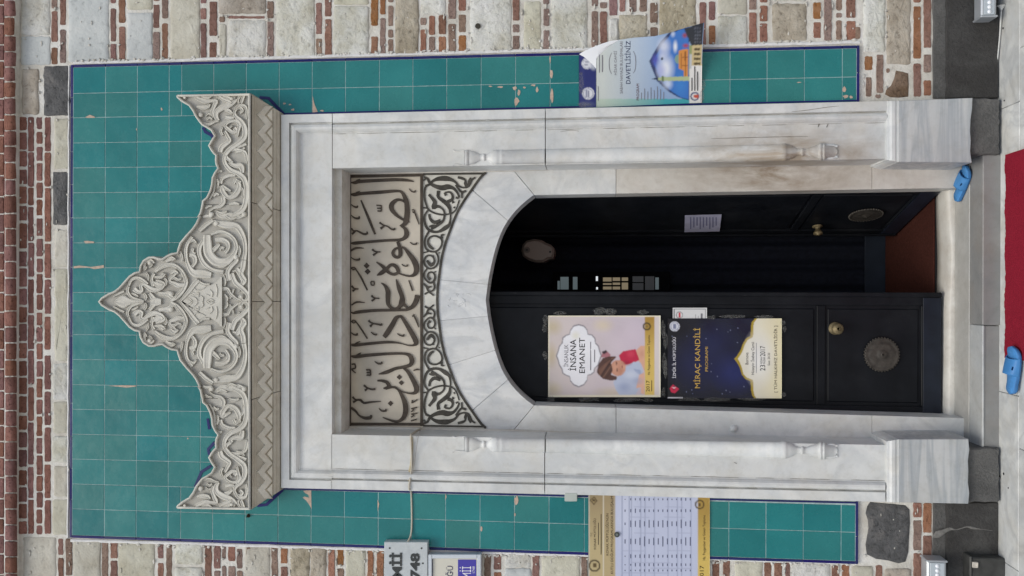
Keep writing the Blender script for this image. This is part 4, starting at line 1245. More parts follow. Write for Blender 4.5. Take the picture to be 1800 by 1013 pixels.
# worn threshold
def threshold():
    x0, x1 = -.66, .70
    n = 60; prof = [(0, 0), (0, .022), (.010, .034), (.026, .040), (.11, .036), (.16, .030), (.16, 0)]
    v = []; f = []; m = len(prof)
    for i in range(n + 1):
        x = lin(x0, x1, i / n)
        wear = .017 * math.exp(-((x - .22) / .20) ** 2) + .006 * math.exp(-((x + .25) / .3) ** 2)
        for k, (a, z) in enumerate(prof):
            nz = z - wear * (1 if z > .03 else .5 if z > .01 else 0) + (RND.uniform(-.0012, .0012) if 0 < k < 4 else 0)
            v.append((x, yb + a + (RND.uniform(-.001, .001) if k < 3 else 0), ZT + .0015 + nz))
    for i in range(n):
        for k in range(m - 1): f.append((i * m + k, i * m + k + 1, (i + 1) * m + k + 1, (i + 1) * m + k))
    f.append(tuple(range(m))); f.append(tuple(reversed(range(n * m, n * m + m))))
    return mk('threshold', v, f, MARB_W, step, True)
threshold()

# ================================================================== vestibule behind the door
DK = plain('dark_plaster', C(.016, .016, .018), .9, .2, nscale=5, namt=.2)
ZF = .112
vest = thing('vestibule', (0, .7, ZF), None, None, kind='structure')
yB = 1.32
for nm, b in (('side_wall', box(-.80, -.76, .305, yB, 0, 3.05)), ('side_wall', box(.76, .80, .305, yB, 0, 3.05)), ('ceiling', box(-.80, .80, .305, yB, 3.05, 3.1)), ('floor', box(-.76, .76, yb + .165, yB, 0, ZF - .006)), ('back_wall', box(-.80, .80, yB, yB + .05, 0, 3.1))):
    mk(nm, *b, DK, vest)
mat_ = mk('door_mat', *bevbox(-.70, .70, yb + .175, 1.14, ZF - .005, ZF + .004, .003), plain('carpet_rust', C(.048, .016, .012), .95, .1, nscale=90, namt=.25, bump=.5))
tag(mat_, 'rust red carpet on the dark vestibule floor behind the threshold', 'carpet')
# heavy curtain closing the inner opening
def curtain():
    v = []; f = []; n = 90; m = 3; zs = [ZF + .006, .32, 2.9]
    for side in (0, 1):
        for i in range(n + 1):
            x = lin(-.74, .70, i / n)
            y = 1.20 + .018 * math.sin(i * .55) + .010 * math.sin(i * 1.27 + 1) + side * .012
            for k, z in enumerate(zs): v.append((x, y - (0 if k else .006), z))
    b = (n + 1) * m
    for s in (0, 1):
        for i in range(n):
            for k in range(m - 1):
                q = (s * b + i * m + k, s * b + i * m + k + 1, s * b + (i + 1) * m + k + 1, s * b + (i + 1) * m + k)
                f.append(q if s else q[::-1])
    return v, f
ct = thing('door_curtain', (0, 1.2, ZF), 'heavy navy curtain hanging across the dark inner doorway', 'curtain')
mk('curtain_cloth', *curtain(), plain('navy_cloth', C(.006, .008, .015), .8, .2, nscale=40, namt=.3), ct, True)
mk('curtain_hem', *prism(rect(1521, 1561, 404, 524), 1.155, 1.17, .5, .002), plain('blue_hem', C(.012, .018, .030), .7, .3, nscale=8, namt=.3), ct)
# lit panes far inside, seen above the curtain's slit
wn = thing('inner_window', tuple(P(1170, 498, 1.14)), 'narrow row of dimly lit panes deep inside the dark doorway', 'window')
mk('window_frame', *prism(rect(972, 1178, 478, 520), 1.150, 1.17, .5, .003), plain('frame_black', C(.003, .003, .004), .8, .1), wn)
EB = emit('pane_daylight', C(.42, .55, .60), .16); EW = emit('pane_warm', C(.75, .60, .38), .24); EV = emit('pane_bright', C(.9, .95, 1), .8); EDk = emit('pane_dim', C(.30, .33, .38), .05)
for a, b, c, d, m_ in [(980, 984, 494, 509, EB), (985, 999.5, 487, 509, EB), (1007, 1015, 487, 509, EB), (1047.5, 1051, 486, 494, EV), (1048, 1051, 505, 509, EV), (1060, 1075, 488, 495, EW), (1060, 1075, 498, 501, EW), (1060, 1075, 504, 509, EW), (1077, 1090, 488, 494, EW), (1077, 1090, 497, 501, EW), (1077, 1090, 504, 509, EW), (1093, 1104, 488, 494, EW), (1093, 1104, 497, 509, EW), (1112, 1131, 486, 496, EDk), (1112, 1131, 498, 510, EDk), (1134, 1150, 486, 510, EDk), (1152, 1158, 488, 509, EB)]:
    mk('pane', *prism(rect(a, b, c, d), 1.144, 1.149), m_, wn)
# oval plastic unit over the inner doorway
ov = thing('wall_unit', tuple(P(945, 441, .95)), 'oval beige plastic unit with round dial high in the dark vestibule', 'speaker')
pts = [(916, 441), (918, 430), (925, 423), (938, 420), (952, 422), (960, 427), (968, 430), (974, 436), (974.5, 446), (971, 455), (963, 456), (955, 461), (940, 461), (928, 457), (919, 451)]
mk('unit_body', *prism(pts, .90, 1.16, 4, .02), plain('beige_plastic', C(.30, .245, .21), .5, .4), ov)
mk('unit_dial', *dome(926.5, 439.5, 5.5, .899, .004, 16, True), plain('dial_grey', C(.16, .135, .12), .5, .4), ov)
mk('unit_dial', *dome(926, 439.5, 2.5, .894, .004, 12, True), plain('dial_dark', C(.05, .045, .04), .5, .4), ov)
mk('unit_light', *dome(967, 443, 2, .899, .003, 10, True), plain('dial_black', C(.02, .02, .02), .5, .4), ov)

# ================================================================== door leaves
def door_paint():
    g = NG('black_door_paint')
    n = g.noise(7, 5); n2 = g.noise(40, 4, stretch=(1, 1, .15))
    col = g.ramp(n, [(.3, C(.005, .006, .008)), (.7, C(.010, .0115, .015))])
    nd = g.noise(3.2, 7, .75); ns = g.noise(55, 4, .6, stretch=(1, 1, .3))
    col = g.mix(g.ramp(nd, [(.52, C(0, 0, 0)), (.8, C(.35, .35, .35))]), col, C(.035, .037, .040))
    col = g.mix(g.ramp(ns, [(.70, C(0, 0, 0)), (.74, C(.4, .4, .4))]), col, C(.05, .05, .052))
    rg = g.ramp(nd, [(.3, C(.30, .30, .30)), (.7, C(.6, .6, .6))])
    return g.done(col, rg, g.bump(n2, .08, .004), .16)
DOOR = door_paint()
BRASS = plain('worn_brass', C(.20, .16, .09), .6, .4, .6, 30, .4)
IRON = plain('cast_iron_rosette', C(.060, .053, .045), .55, .5, .4, 40, .4, .4)
KICK = plain('kick_plate', C(.010, .014, .024), .4, .3, 0, 10, .3)
zb_ = .128; zt_ = 2.72; W = .652
def leaf(nm, label, hx, hy, du, dn):
    root = thing(nm, (hx, hy, zb_), label, 'door')
    def M_(vf):
        return [(hx + du[0] * a + dn[0] * b, hy + du[1] * a + dn[1] * b, z) for a, b, z in vf[0]], vf[1]
    def bxm(u0, u1, n0, n1, z0, z1, bv=.003): return M_(bevbox(u0, u1, n0, n1, z0, z1, bv))
    zr0, zr1 = P(1451, 620, .31).z, P(1436, 620, .31).z
    zk = P(1620, 620, .31).z
    mk('core_panel', *M_(box(.01, W - .01, -.045, -.012, zb_ + .003, zt_ - .003)), DOOR, root)
    mk('stile', *bxm(0, .058, -.05, 0, zb_, zt_), DOOR, root); mk('stile', *bxm(W - .058, W, -.05, 0, zb_, zt_), DOOR, root)
    for z0, z1 in ((zb_, zk), (zr0, zr1), (zt_ - .1, zt_)): mk('rail', *bxm(.059, W - .059, -.049, -.001, z0, z1), DOOR, root)
    for z0, z1 in ((zk + .012, zr0 - .012), (zr1 + .012, zt_ - .112)):
        mk('raised_panel', *bxm(.075, W - .075, -.02, -.006, z0, z1, .006), DOOR, root)
    mk('cover_strip', *bxm(W - .012, W + .012, .0005, .012, zb_, zt_, .004), DOOR, root)
    mk('kick_plate', *bxm(.004, W - .016, .0005, .005, zb_ + .002, zk - .006, .001), KICK, root)
    def onface(u, z): return Vector((hx + du[0] * u, hy + du[1] * u, z))
    N = Vector((dn[0], dn[1], 0))
    kz = P(1468, 577.6, .31).z
    ku = W - .165 if False else None
    return root, onface, N
dl, of, N = leaf('door_leaf', 'closed black door leaf carrying two event posters', P(1300, 729, .31).x, .31, (1, 0), (0, -1))
kp = P(1468, 577.6, .306)
mk('knob', *lathe(kp, (0, -1, 0), [(0, .034), (.004, .034), (.007, .020), (.012, .014), (.022, .013), (.03, .022), (.038, .030), (.047, .030), (.055, .022), (.058, .008)], 22), BRASS, dl, True)
rp = P(1550, 623.5, .306)
def rosette(c, nrm, R, root, ax):
    nrm = Vector(nrm); c = Vector(c)
    mk('rosette', *lathe(c, nrm, [(0, R * .95), (.004, R * .95), (.005, R * .86), (.003, R * .80), (.005, R * .70), (.010, R * .46), (.007, R * .34), (.012, R * .26), (.016, R * .12), (.017, R * .04)], 40), IRON, root, True)
    a = nrm.cross(Vector((0, 0, 1))).normalized(); b = Vector((0, 0, 1)); q = MB()
    for k in range(36):
        t = 2 * math.pi * k / 36; cc = c + (a * math.cos(t) + b * math.sin(t)) * R * .95
        q.add(lathe(cc, nrm, [(0, .0052), (.003, .005), (.006, .003), (.007, .001)], 8))
    q.build('rosette_beads', IRON, root, True)
rosette(rp, (0, -1, 0), .094, dl, 0)
ang = math.radians(73)
hx2 = P(1300, 337, .31).x
du2 = (-math.cos(ang), math.sin(ang)); dn2 = (-math.sin(ang), -math.cos(ang))
dr, of2, N2 = leaf('door_leaf', 'black door leaf swung inward at the right, with small notice pinned on', hx2, .315, du2, dn2)
N2 = Vector((dn2[0], dn2[1], 0))
def ray_leaf(px, py, off=.003):
    d = CR * (506.5 - py) + CU * (900 - px) + _f * FPX
    p0 = Vector((hx2, .315, 0)) + N2 * off
    t = (p0 - CAM).dot(N2) / d.dot(N2)
    return CAM + d * t
rosette(ray_leaf(1522, 378, .002), N2, .094, dr, 0)
mk('knob', *lathe(ray_leaf(1437, 398, .001), N2, [(0, .030), (.004, .030), (.007, .018), (.02, .012), (.034, .022), (.042, .027), (.05, .026), (.057, .008)], 20), BRASS, dr, True)
# small notice on the open leaf
nt_ = thing('notice', tuple(ray_leaf(1268, 393)), 'small faded paper notice taped to the open door leaf', 'notice')
q = [ray_leaf(a, b, .004) for a, b in ((1204, 378.5), (1268.5, 377), (1265, 407), (1203, 408.5))]
q2 = [ray_leaf(a, b, .0025) for a, b in ((1204, 378.5), (1268.5, 377), (1265, 407), (1203, 408.5))]
mk('paper', q + q2, [(0, 1, 2, 3), (0, 4, 5, 1), (1, 5, 6, 2), (2, 6, 7, 3), (3, 7, 4, 0)], plain('grey_paper', C(.42, .42, .55), .7, .3, nscale=25, namt=.1), nt_)
lm = MB()
for k in range(9):
    px = 1213 + k * 5.6
    c = [(px, 382), (px + 2, 382), (px + 2, 403 - (k % 3) * 3), (px, 403 - (k % 3) * 3)]
    lm.add(([tuple(ray_leaf(a, b, .0048)) for a, b in c], [(0, 1, 2, 3)]))
lm.build('print_lines', plain('grey_print', C(.18, .18, .30), .7, .3), nt_)['kind'] = 'stuff'

# ================================================================== printed posters
def inpoly(X, Y, p):
    r = np.zeros(X.shape, bool); n = len(p)
    for i in range(n):
        x0, y0 = p[i]; x1, y1 = p[(i + 1) % n]
        c = ((y0 > Y) != (y1 > Y)) & (X < (x1 - x0) * (Y - y0) / ((y1 - y0) or 1e-9) + x0)
        r ^= c
    return r
def paint(X, Y, base, shapes):
    col = np.empty(X.shape + (3,)); col[:] = base if not callable(base) else 0
    if callable(base): col = base(X, Y)
    for sh in shapes:
        k = sh[0]
        if k == 'p': m = inpoly(X, Y, sh[1]); c = sh[2]
        elif k == 'e':
            cx, cy, rx_, ry_ = sh[1]; m = ((X - cx) / rx_) ** 2 + ((Y - cy) / ry_) ** 2 < 1; c = sh[2]
        elif k == 's':                                    # soft ellipse
            cx, cy, rx_, ry_ = sh[1]; d = np.sqrt(((X - cx) / rx_) ** 2 + ((Y - cy) / ry_) ** 2)
            a = np.clip(1.25 - d, 0, 1)[..., None] * sh[3]
            col = col * (1 - a) + np.array(hexc(sh[2])[:3]) * a; continue
        elif k == 'o':                                    # ring
            cx, cy, r0, r1 = sh[1]; d = np.hypot(X - cx, Y - cy); m = (d > r0) & (d < r1); c = sh[2]
        elif k == 'r':
            a0, a1, b0, b1 = sh[1]; m = (X >= a0) & (X <= a1) & (Y >= b0) & (Y <= b1); c = sh[2]
        if callable(c): col[m] = c(X, Y)[m]
        else: col[m] = hexc(c)[:3]
    return col
def grad(c0, c1, ax, a, b):
    A, B = np.array(hexc(c0)[:3]), np.array(hexc(c1)[:3])
    def f(X, Y):
        t = np.clip(((X if ax == 0 else Y) - a) / (b - a), 0, 1)[..., None]
        return A * (1 - t) + B * t
    return f
PRINT = print_mat('printed_paper'); PRINTG = print_mat('printed_gloss', .25, .5)
def sheet(nm, parent, grid, yfun, base, shapes, mat, thick=.0012, soft=1):
    """grid(i,j)->px,py arrays; printed colour stored on the sheet itself"""
    X, Y = grid
    col = paint(X, Y, base, shapes)
    for _ in range(soft):
        c2 = np.pad(col, ((1, 1), (1, 1), (0, 0)), 'edge')
        col = (c2[:-2, 1:-1] + c2[2:, 1:-1] + c2[1:-1, :-2] + c2[1:-1, 2:] + 2 * col) / 6
    n, m = X.shape; off = rootloc(parent)
    V = []
    for i in range(n):
        for j in range(m):
            V.append(tuple(P(X[i, j], Y[i, j], yfun(X[i, j], Y[i, j])) - off))
    nf = n * m
    bord = [(0, j) for j in range(m)] + [(i, m - 1) for i in range(1, n)] + [(n - 1, j) for j in range(m - 2, -1, -1)] + [(i, 0) for i in range(n - 2, 0, -1)]
    F = [(i * m + j, i * m + j + 1, (i + 1) * m + j + 1, (i + 1) * m + j) for i in range(n - 1) for j in range(m - 1)]
    bi = []
    for i, j in bord:
        v = V[i * m + j]; bi.append(len(V)); V.append((v[0], v[1] + thick, v[2]))
    L = len(bord)
    for k in range(L):
        a = bord[k]; b = bord[(k + 1) % L]
        F.append((a[0] * m + a[1], b[0] * m + b[1], bi[(k + 1) % L], bi[k]))
    me = bpy.data.meshes.new(nm); me.from_pydata(V, [], F); me.update(); me.materials.append(mat)
    me.polygons.foreach_set('use_smooth', [True] * len(me.polygons))
    ca = me.color_attributes.new('print', 'FLOAT_COLOR', 'POINT')
    cc = np.ones((len(V), 4)); cc[:nf, :3] = col.reshape(-1, 3); cc[nf:, :3] = .7
    ca.data.foreach_set('color', cc.ravel())
    o = bpy.data.objects.new(nm, me); S.collection.objects.link(o); o.parent = parent
    return o
def rgrid(a0, a1, b0, b1, res=.8, quad=None):
    nx = int((a1 - a0) / res) + 2; ny = int((b1 - b0) / res) + 2
    return np.meshgrid(np.linspace(a0, a1, nx), np.linspace(b0, b1, ny), indexing='ij')
def ink(name, h): return plain(name, hexc(h), .5, .3)
I_DK, I_WH, I_GD, I_GY, I_NV = ink('ink_black', '#1d1b1e'), ink('ink_white', '#e4e4ea'), ink('ink_gold', '#c9a552'), ink('ink_grey', '#77757c'), ink('ink_navy', '#222a52')
I_BR = ink('ink_brown', '#5a3030'); I_BK = ink('ink_dark_brown', '#3a3020')
def word(s, pxb, py0, py1, cap, y, mat, parent, bold=.0, nm='lettering'):
    v, f = text(s, pxb, py0, py1, cap, y, bold)
    if v: mk(nm, v, f, mat, parent)
def bars(lst, y, mat, parent, nm='print_lines'):
    b = MB(); yf = y if callable(y) else (lambda a, c: y)
    for a0, a1, b0, b1 in lst: b.add(([tuple(P(a, c, yf(a, c))) for a, c in rect(a0, a1, b0, b1)], [(0, 1, 2, 3)]))
    o = b.build(nm, mat, parent); o['kind'] = 'stuff'; return o
def K(pts, bx, by, k): return [(bx + a / k, by + b / k) for a, b in pts]
TAPE = NG('clear_tape')
tn = TAPE.noise(90, 4, .7, 1.0)
ta = TAPE.ramp(tn, [(.35, C(.02, .02, .02)), (.62, C(.38, .38, .38))]); TAPE.l(ta, TAPE.b.inputs['Alpha'])
TAPE = TAPE.done(C(.30, .30, .28), .2, TAPE.bump(tn, 1.0, .01), .6)
def tape(parent, px, py, rx_, ry_, y, n=11):
    p = [(px + rx_ * RND.uniform(.6, 1.15) * math.cos(2 * math.pi * k / n), py + ry_ * RND.uniform(.6, 1.15) * math.sin(2 * math.pi * k / n)) for k in range(n)]
    v = [tuple(P(a, b, y - RND.uniform(0, .003))) for a, b in p] + [tuple(P(px, py, y - .002))]
    f = [(k, (k + 1) % n, n) for k in range(n)]
    mk('tape_scrap', v, f, TAPE, parent)

# ---- poster with two children
PY1 = .300
po = thing('poster', tuple(P(1161, 627, PY1)), 'pale poster with hugging children and gold band, upper on the closed door leaf', 'poster', 'posters on the door')
k = 4.603; B0 = (900, 520)
badge = K([(540, 240), (580, 250), (605, 280), (612, 315), (645, 322), (668, 350), (672, 385), (695, 410), (705, 450), (718, 485), (705, 520), (692, 560), (665, 585), (660, 615), (635, 635), (610, 640), (605, 680), (580, 715), (540, 732), (500, 715), (475, 685), (470, 650), (440, 640), (415, 625), (408, 590), (388, 560), (378, 520), (365, 487), (378, 450), (388, 410), (410, 385), (415, 345), (440, 325), (468, 315), (475, 285), (500, 250)], *B0, k)
badge2 = [(1017.6 + (a - 1017.6) * 1.05, 625.6 + (b - 625.6) * 1.04) for a, b in badge]
sh = [('s', (972, 575, 16, 14), '#c4b58a', .6), ('s', (970, 625, 9, 22), '#bfae84', .6), ('s', (1060, 572, 18, 12), '#d6c69c', .5), ('s', (972, 685, 16, 14), '#c9bb94', .6), ('s', (1075, 690, 30, 10), '#cbbd98', .5), ('s', (1110, 600, 40, 30), '#d3c3cf', .5),
      ('p', badge2, '#77747c'), ('p', badge, '#e9e9ee'), ('s', (1012, 590, 8, 8), '#dcd9c2', .6),
      ('p', K([(720, 500), (735, 450), (765, 445), (800, 480), (790, 500)], *B0, k), '#a87078'), ('p', K([(725, 455), (760, 440), (772, 455), (745, 475)], *B0, k), '#3c2c34'),
      ('p', K([(1005, 440), (1040, 405), (1075, 405), (1075, 620), (1050, 560), (1020, 520)], *B0, k), '#d8a890'), ('p', K([(865, 485), (900, 450), (1000, 432), (1030, 520), (985, 545), (915, 560), (880, 530)], *B0, k), '#bd2647'),
      ('p', K([(820, 700), (860, 650), (925, 575), (985, 535), (1040, 540), (1060, 610), (1065, 700), (1030, 745), (1000, 800), (870, 805), (840, 760)], *B0, k), '#b4bdd3'), ('p', K([(980, 590), (1040, 600), (1050, 650), (1000, 620)], *B0, k), '#9aa6c4'),
      ('p', K([(1030, 640), (1070, 620), (1070, 800), (1045, 790), (1045, 740), (1005, 750), (1010, 720)], *B0, k), '#dcae98'),
      ('e', (900 + 858 / k, 520 + 585 / k, 13.5, 14), '#c8937c'), ('p', K([(685, 620), (700, 555), (735, 505), (790, 490), (840, 490), (838, 505), (800, 540), (815, 600), (800, 640), (850, 655), (845, 680), (800, 688), (735, 672)], *B0, k), '#553a34'),
      ('p', K([(700, 600), (770, 530), (800, 520), (745, 600), (715, 650)], *B0, k), '#6d4d42'), ('e', (900 + 845 / k, 520 + 548 / k, 1.2, 3.4), '#5a352c'), ('e', (900 + 850 / k, 520 + 600 / k, 1.2, 3.4), '#5a352c'), ('s', (900 + 905 / k, 520 + 570 / k, 4, 7), '#d9a48c', .7),
      ] + [('p', K([(x0, y0), (x0 + dx, y0 + dy), (x0 + dx + 6, y0 + dy + 3), (x0 + 5, y0 + 6)], *B0, k), cc) for x0, y0, dx, dy, cc in [(700, 640, 60, -90, '#7a5848'), (715, 655, 70, -110, '#3e2824'), (735, 660, 60, -90, '#80604e'), (750, 600, 60, -80, '#3a2622'), (720, 590, 50, -70, '#6a4a3e'), (760, 665, 40, -60, '#46302a'), (780, 520, 40, -20, '#7d5b4a'), (745, 540, 50, -30, '#442e28')]] + [
      ('s', (900 + 880 / k, 520 + 610 / k, 5, 8), '#b57e68', .6), ('s', (900 + 835 / k, 520 + 580 / k, 5, 8), '#d4a188', .6), ('e', (900 + 893 / k, 520 + 575 / k, .9, 3), '#8e4a40'), ('s', (900 + 960 / k, 520 + 470 / k, 8, 7), '#d84a62', .6), ('s', (900 + 930 / k, 520 + 545 / k, 9, 5), '#8a1a34', .6), ('s', (900 + 960 / k, 520 + 640 / k, 14, 8), '#cdd3e2', .7), ('s', (900 + 905 / k, 520 + 740 / k, 12, 9), '#8e9abc', .6), ('s', (900 + 1020 / k, 520 + 690 / k, 10, 7), '#9aa4c2', .5), ('s', (900 + 1050 / k, 520 + 470 / k, 6, 9), '#c08a74', .5),
      ('r', (1133.5, 1150.3, 550, 702), grad('#a8843a', '#d8bb66', 1, 560, 640)), ('o', (1137, 574, 4.6, 7.2), '#4a3c22'), ('s', (1137, 574, 3.5, 3.5), '#7a6434', .9), ('r', (1150.3, 1163, 550, 702), '#d6cdcb'),
      ('r', (960, 965.4, 550, 702), '#e6dfc8'), ('r', (960, 1164, 550, 557.4), '#e6dfc8'), ('r', (960, 1164, 694.8, 702), '#e6dfc8'), ('r', (1158.5, 1164, 550, 702), '#e9e4d0')]
wob = lambda a, b: PY1 + .0012 * math.sin(a * .11) * math.sin(b * .09)
sheet('paper', po, rgrid(963.5, 1161, 555, 698.3, .85), wob, grad('#cfc4c0', '#c6bac6', 0, 965, 1130), sh, PRINT, soft=2)
Y1 = lambda a, b: wob(a, b) - .0008
word('İNSANLIK', 998.8, 645, 605.8, 7.6, Y1, I_GY, po, 0); word('İNSANA', 1012.5, 652, 597, 11, Y1, I_DK, po, .003); word('EMANET', 1028, 656, 594, 10.4, Y1, I_DK, po, 0)
bars([(1037.5, 1039, 601, 651), (1044.5, 1046, 615, 637)], Y1, I_GY, po)
word('2017', 1141.8, 688.5, 669, 6.2, Y1, I_BK, po, 0); word('Hz. Peygamber ve Güven Toplumu', 1142.5, 659, 589.5, 4.4, Y1, I_BK, po, 0); bars([(1145, 1146.2, 669, 688)], Y1, I_BK, po)
for a, b, c, d in [(960, 562, 6, 10), (957, 578, 5, 9), (985, 551, 12, 4), (1055, 547, 14, 7), (1074, 548, 12, 8), (1130, 549, 10, 5), (1166, 580, 5, 18), (1167, 640, 4, 22), (1100, 703, 30, 4), (1035, 703, 22, 4), (968, 702, 8, 6), (958, 625, 5, 10), (1140, 703, 10, 4), (1166, 690, 4, 10)]: tape(po, a, b, c, d, PY1 - .003)
# ---- dark blue programme poster
B2 = (1140, 520)
po2 = thing('poster', tuple(P(1374, 630, PY1)), 'dark blue poster with gold arch and cream panel, lower on the closed door leaf', 'poster', 'posters on the door')
arch = K([(862, 183), (835, 215), (828, 250), (826, 325), (790, 345), (765, 385), (745, 440), (715, 488), (692, 510), (715, 540), (738, 580), (755, 640), (785, 675), (826, 692), (828, 760), (838, 805), (862, 840), (1085, 840), (1085, 183)], *B2, k)
archi = K([(880, 183), (852, 220), (848, 260), (846, 334), (800, 360), (778, 400), (758, 455), (735, 492), (722, 510), (735, 532), (752, 572), (768, 632), (795, 662), (846, 682), (848, 760), (856, 805), (880, 840), (1085, 840), (1085, 183)], *B2, k)
rs2 = random.Random(5)
sh = [('s', (1290, 655, 40, 34), '#1c2560', .8), ('s', (1255, 600, 40, 34), '#171e4a', .6), ('s', (1225, 640, 50, 50), '#1a2050', .6)] + [('e', (rs2.uniform(1180, 1310), rs2.uniform(562, 697), .6, .6), '#9aa4c8') for _ in range(22)] + \
     [('p', arch, '#a8902f'), ('p', archi, grad('#ded9c6', '#e2d9b4', 0, 1330, 1372)), ('s', (1335, 630, 26, 46), '#e6e6e4', .9), ('e', (1186, 574, 8.8, 8.8), '#d2d4de'), ('o', (1186, 574, 6.4, 7.2), '#5a6080'), ('r', (1183, 1188, 570, 578), '#7a809a'),
      ('p', [(1177, 683), (1183, 676), (1194, 684), (1186, 691.5), (1180, 690)], '#c42248'), ('r', (1183, 1187, 679, 686), '#5a1024'), ('p', [(1181, 681), (1188, 681), (1185, 684)], '#e6b0bc'), ('r', (1170, 1200, 698.5, 702), '#cfcfd4')]
sheet('paper', po2, rgrid(1173.5, 1374, 560, 700.5, .85), lambda a, b: wob(a + 7, b), grad('#101118', '#12152e', 0, 1180, 1300), sh, PRINTG)
Y2 = lambda a, b: wob(a + 7, b) - .0008
word('İZMİR İL MÜFTÜLÜĞÜ', 1188, 665, 593, 5.4, Y2, I_WH, po2, 0); word('MİRAÇ KANDİLİ', 1230.6, 682.5, 577, 9.6, Y2, I_GD, po2, 0); word('PROGRAMI', 1244.5, 653, 610, 5.2, Y2, I_GD, po2)
word('Bornova', 1315.5, 641, 620, 5.6, Y2, I_DK, po2); word('Hüseyin İsabey Camii', 1325.7, 659, 601.5, 5.4, Y2, I_DK, po2); bars([(1329, 1329.8, 603, 656)], Y2, I_GY, po2)
word('23', 1345, 652, 641.7, 9.4, Y2, I_DK, po2, 0); word('2017', 1345, 626.5, 608.6, 9.4, Y2, I_DK, po2, 0); word('NİSAN', 1340, 640, 628, 3.6, Y2, I_DK, po2, 0); word('PAZAR', 1345, 640, 628, 3.6, Y2, I_DK, po2, 0)
word('Saat: 20.30', 1353.5, 642.7, 620.6, 4.2, Y2, I_DK, po2); word('[ TÜM HALKIMIZ DAVETLİDİR ]', 1366, 690, 573, 5.2, Y2, I_BK, po2, 0)
for a, b, c, d in [(1376, 568, 6, 5), (1379, 578, 4, 6), (1345, 557, 22, 3), (1290, 557, 26, 3.5), (1250, 558, 10, 4), (1210, 702, 26, 4), (1260, 703, 30, 4), (1320, 702, 26, 3), (1377, 694, 6, 5), (1170, 600, 4, 20), (1170, 650, 4, 22)]: tape(po2, a, b, c, d, PY1 - .003)
# ---- white card between them
cd_ = thing('sign_card', tuple(P(1242, 550, .303)), 'small white card with red symbol tucked behind the dark blue poster', 'sign')
sheet('card', cd_, rgrid(1182.3, 1242.6, 541.2, 562, .8), lambda a, b: .3035, hexc('#d3d4d4')[:3], [('r', (1184.5, 1240.5, 543, 544), '#3a3a3e'), ('r', (1184.5, 1185.5, 543, 562), '#3a3a3e'), ('r', (1239.5, 1240.5, 543, 562), '#3a3a3e'), ('o', (1194.5, 554, 5, 6), '#55555c'), ('r', (1193, 1196.5, 550, 558), '#c02238'), ('r', (1222, 1223.5, 553, 562), '#5a5a60'), ('r', (1227, 1228, 555, 562), '#8a8a90'), ('r', (1232, 1235, 551, 562), '#6a6a70')], PRINT)

# ---- peeling poster on the right tile strip
def pyb(px): return lin(190, 181, (px - 1017) / 215)
T3 = [(1048, 106), (1052, 99), (1058.6, 92), (1071, 80.6), (1089, 70), (1113.7, 66.4), (1151, 63.7), (1177.6, 57.5), (1222, 43.3), (1238, 38.5)]
def top3(px): return float(np.interp(px, [a for a, b in T3], [b for a, b in T3]))
def y3(px, py):
    t = max(0.0, (168 - py) / 100)
    e = .35 + .65 * min(max((px - 1040) / 190, 0), 1)
    return -.0165 - .105 * e * t ** 1.7 - .004 * math.sin(px * .05) * min(t, 1)
p3 = thing('poster', tuple(P(1232, 181, -.02)), 'curling invitation poster with blue sky and mosque picture, peeling off the right tile strip', 'poster')
B3 = (1120, 30); k3 = 6.14
def Z8(p): return K(p, *B3, k3)
sky_arch = Z8([(130, 480), (205, 340), (265, 250), (352, 165), (500, 110), (560, 80), (560, 900), (500, 885), (430, 860), (330, 800), (215, 690)])
sky_in = Z8([(172, 480), (240, 350), (300, 262), (380, 170), (500, 125), (558, 105), (558, 890), (470, 868), (360, 795), (250, 680)])
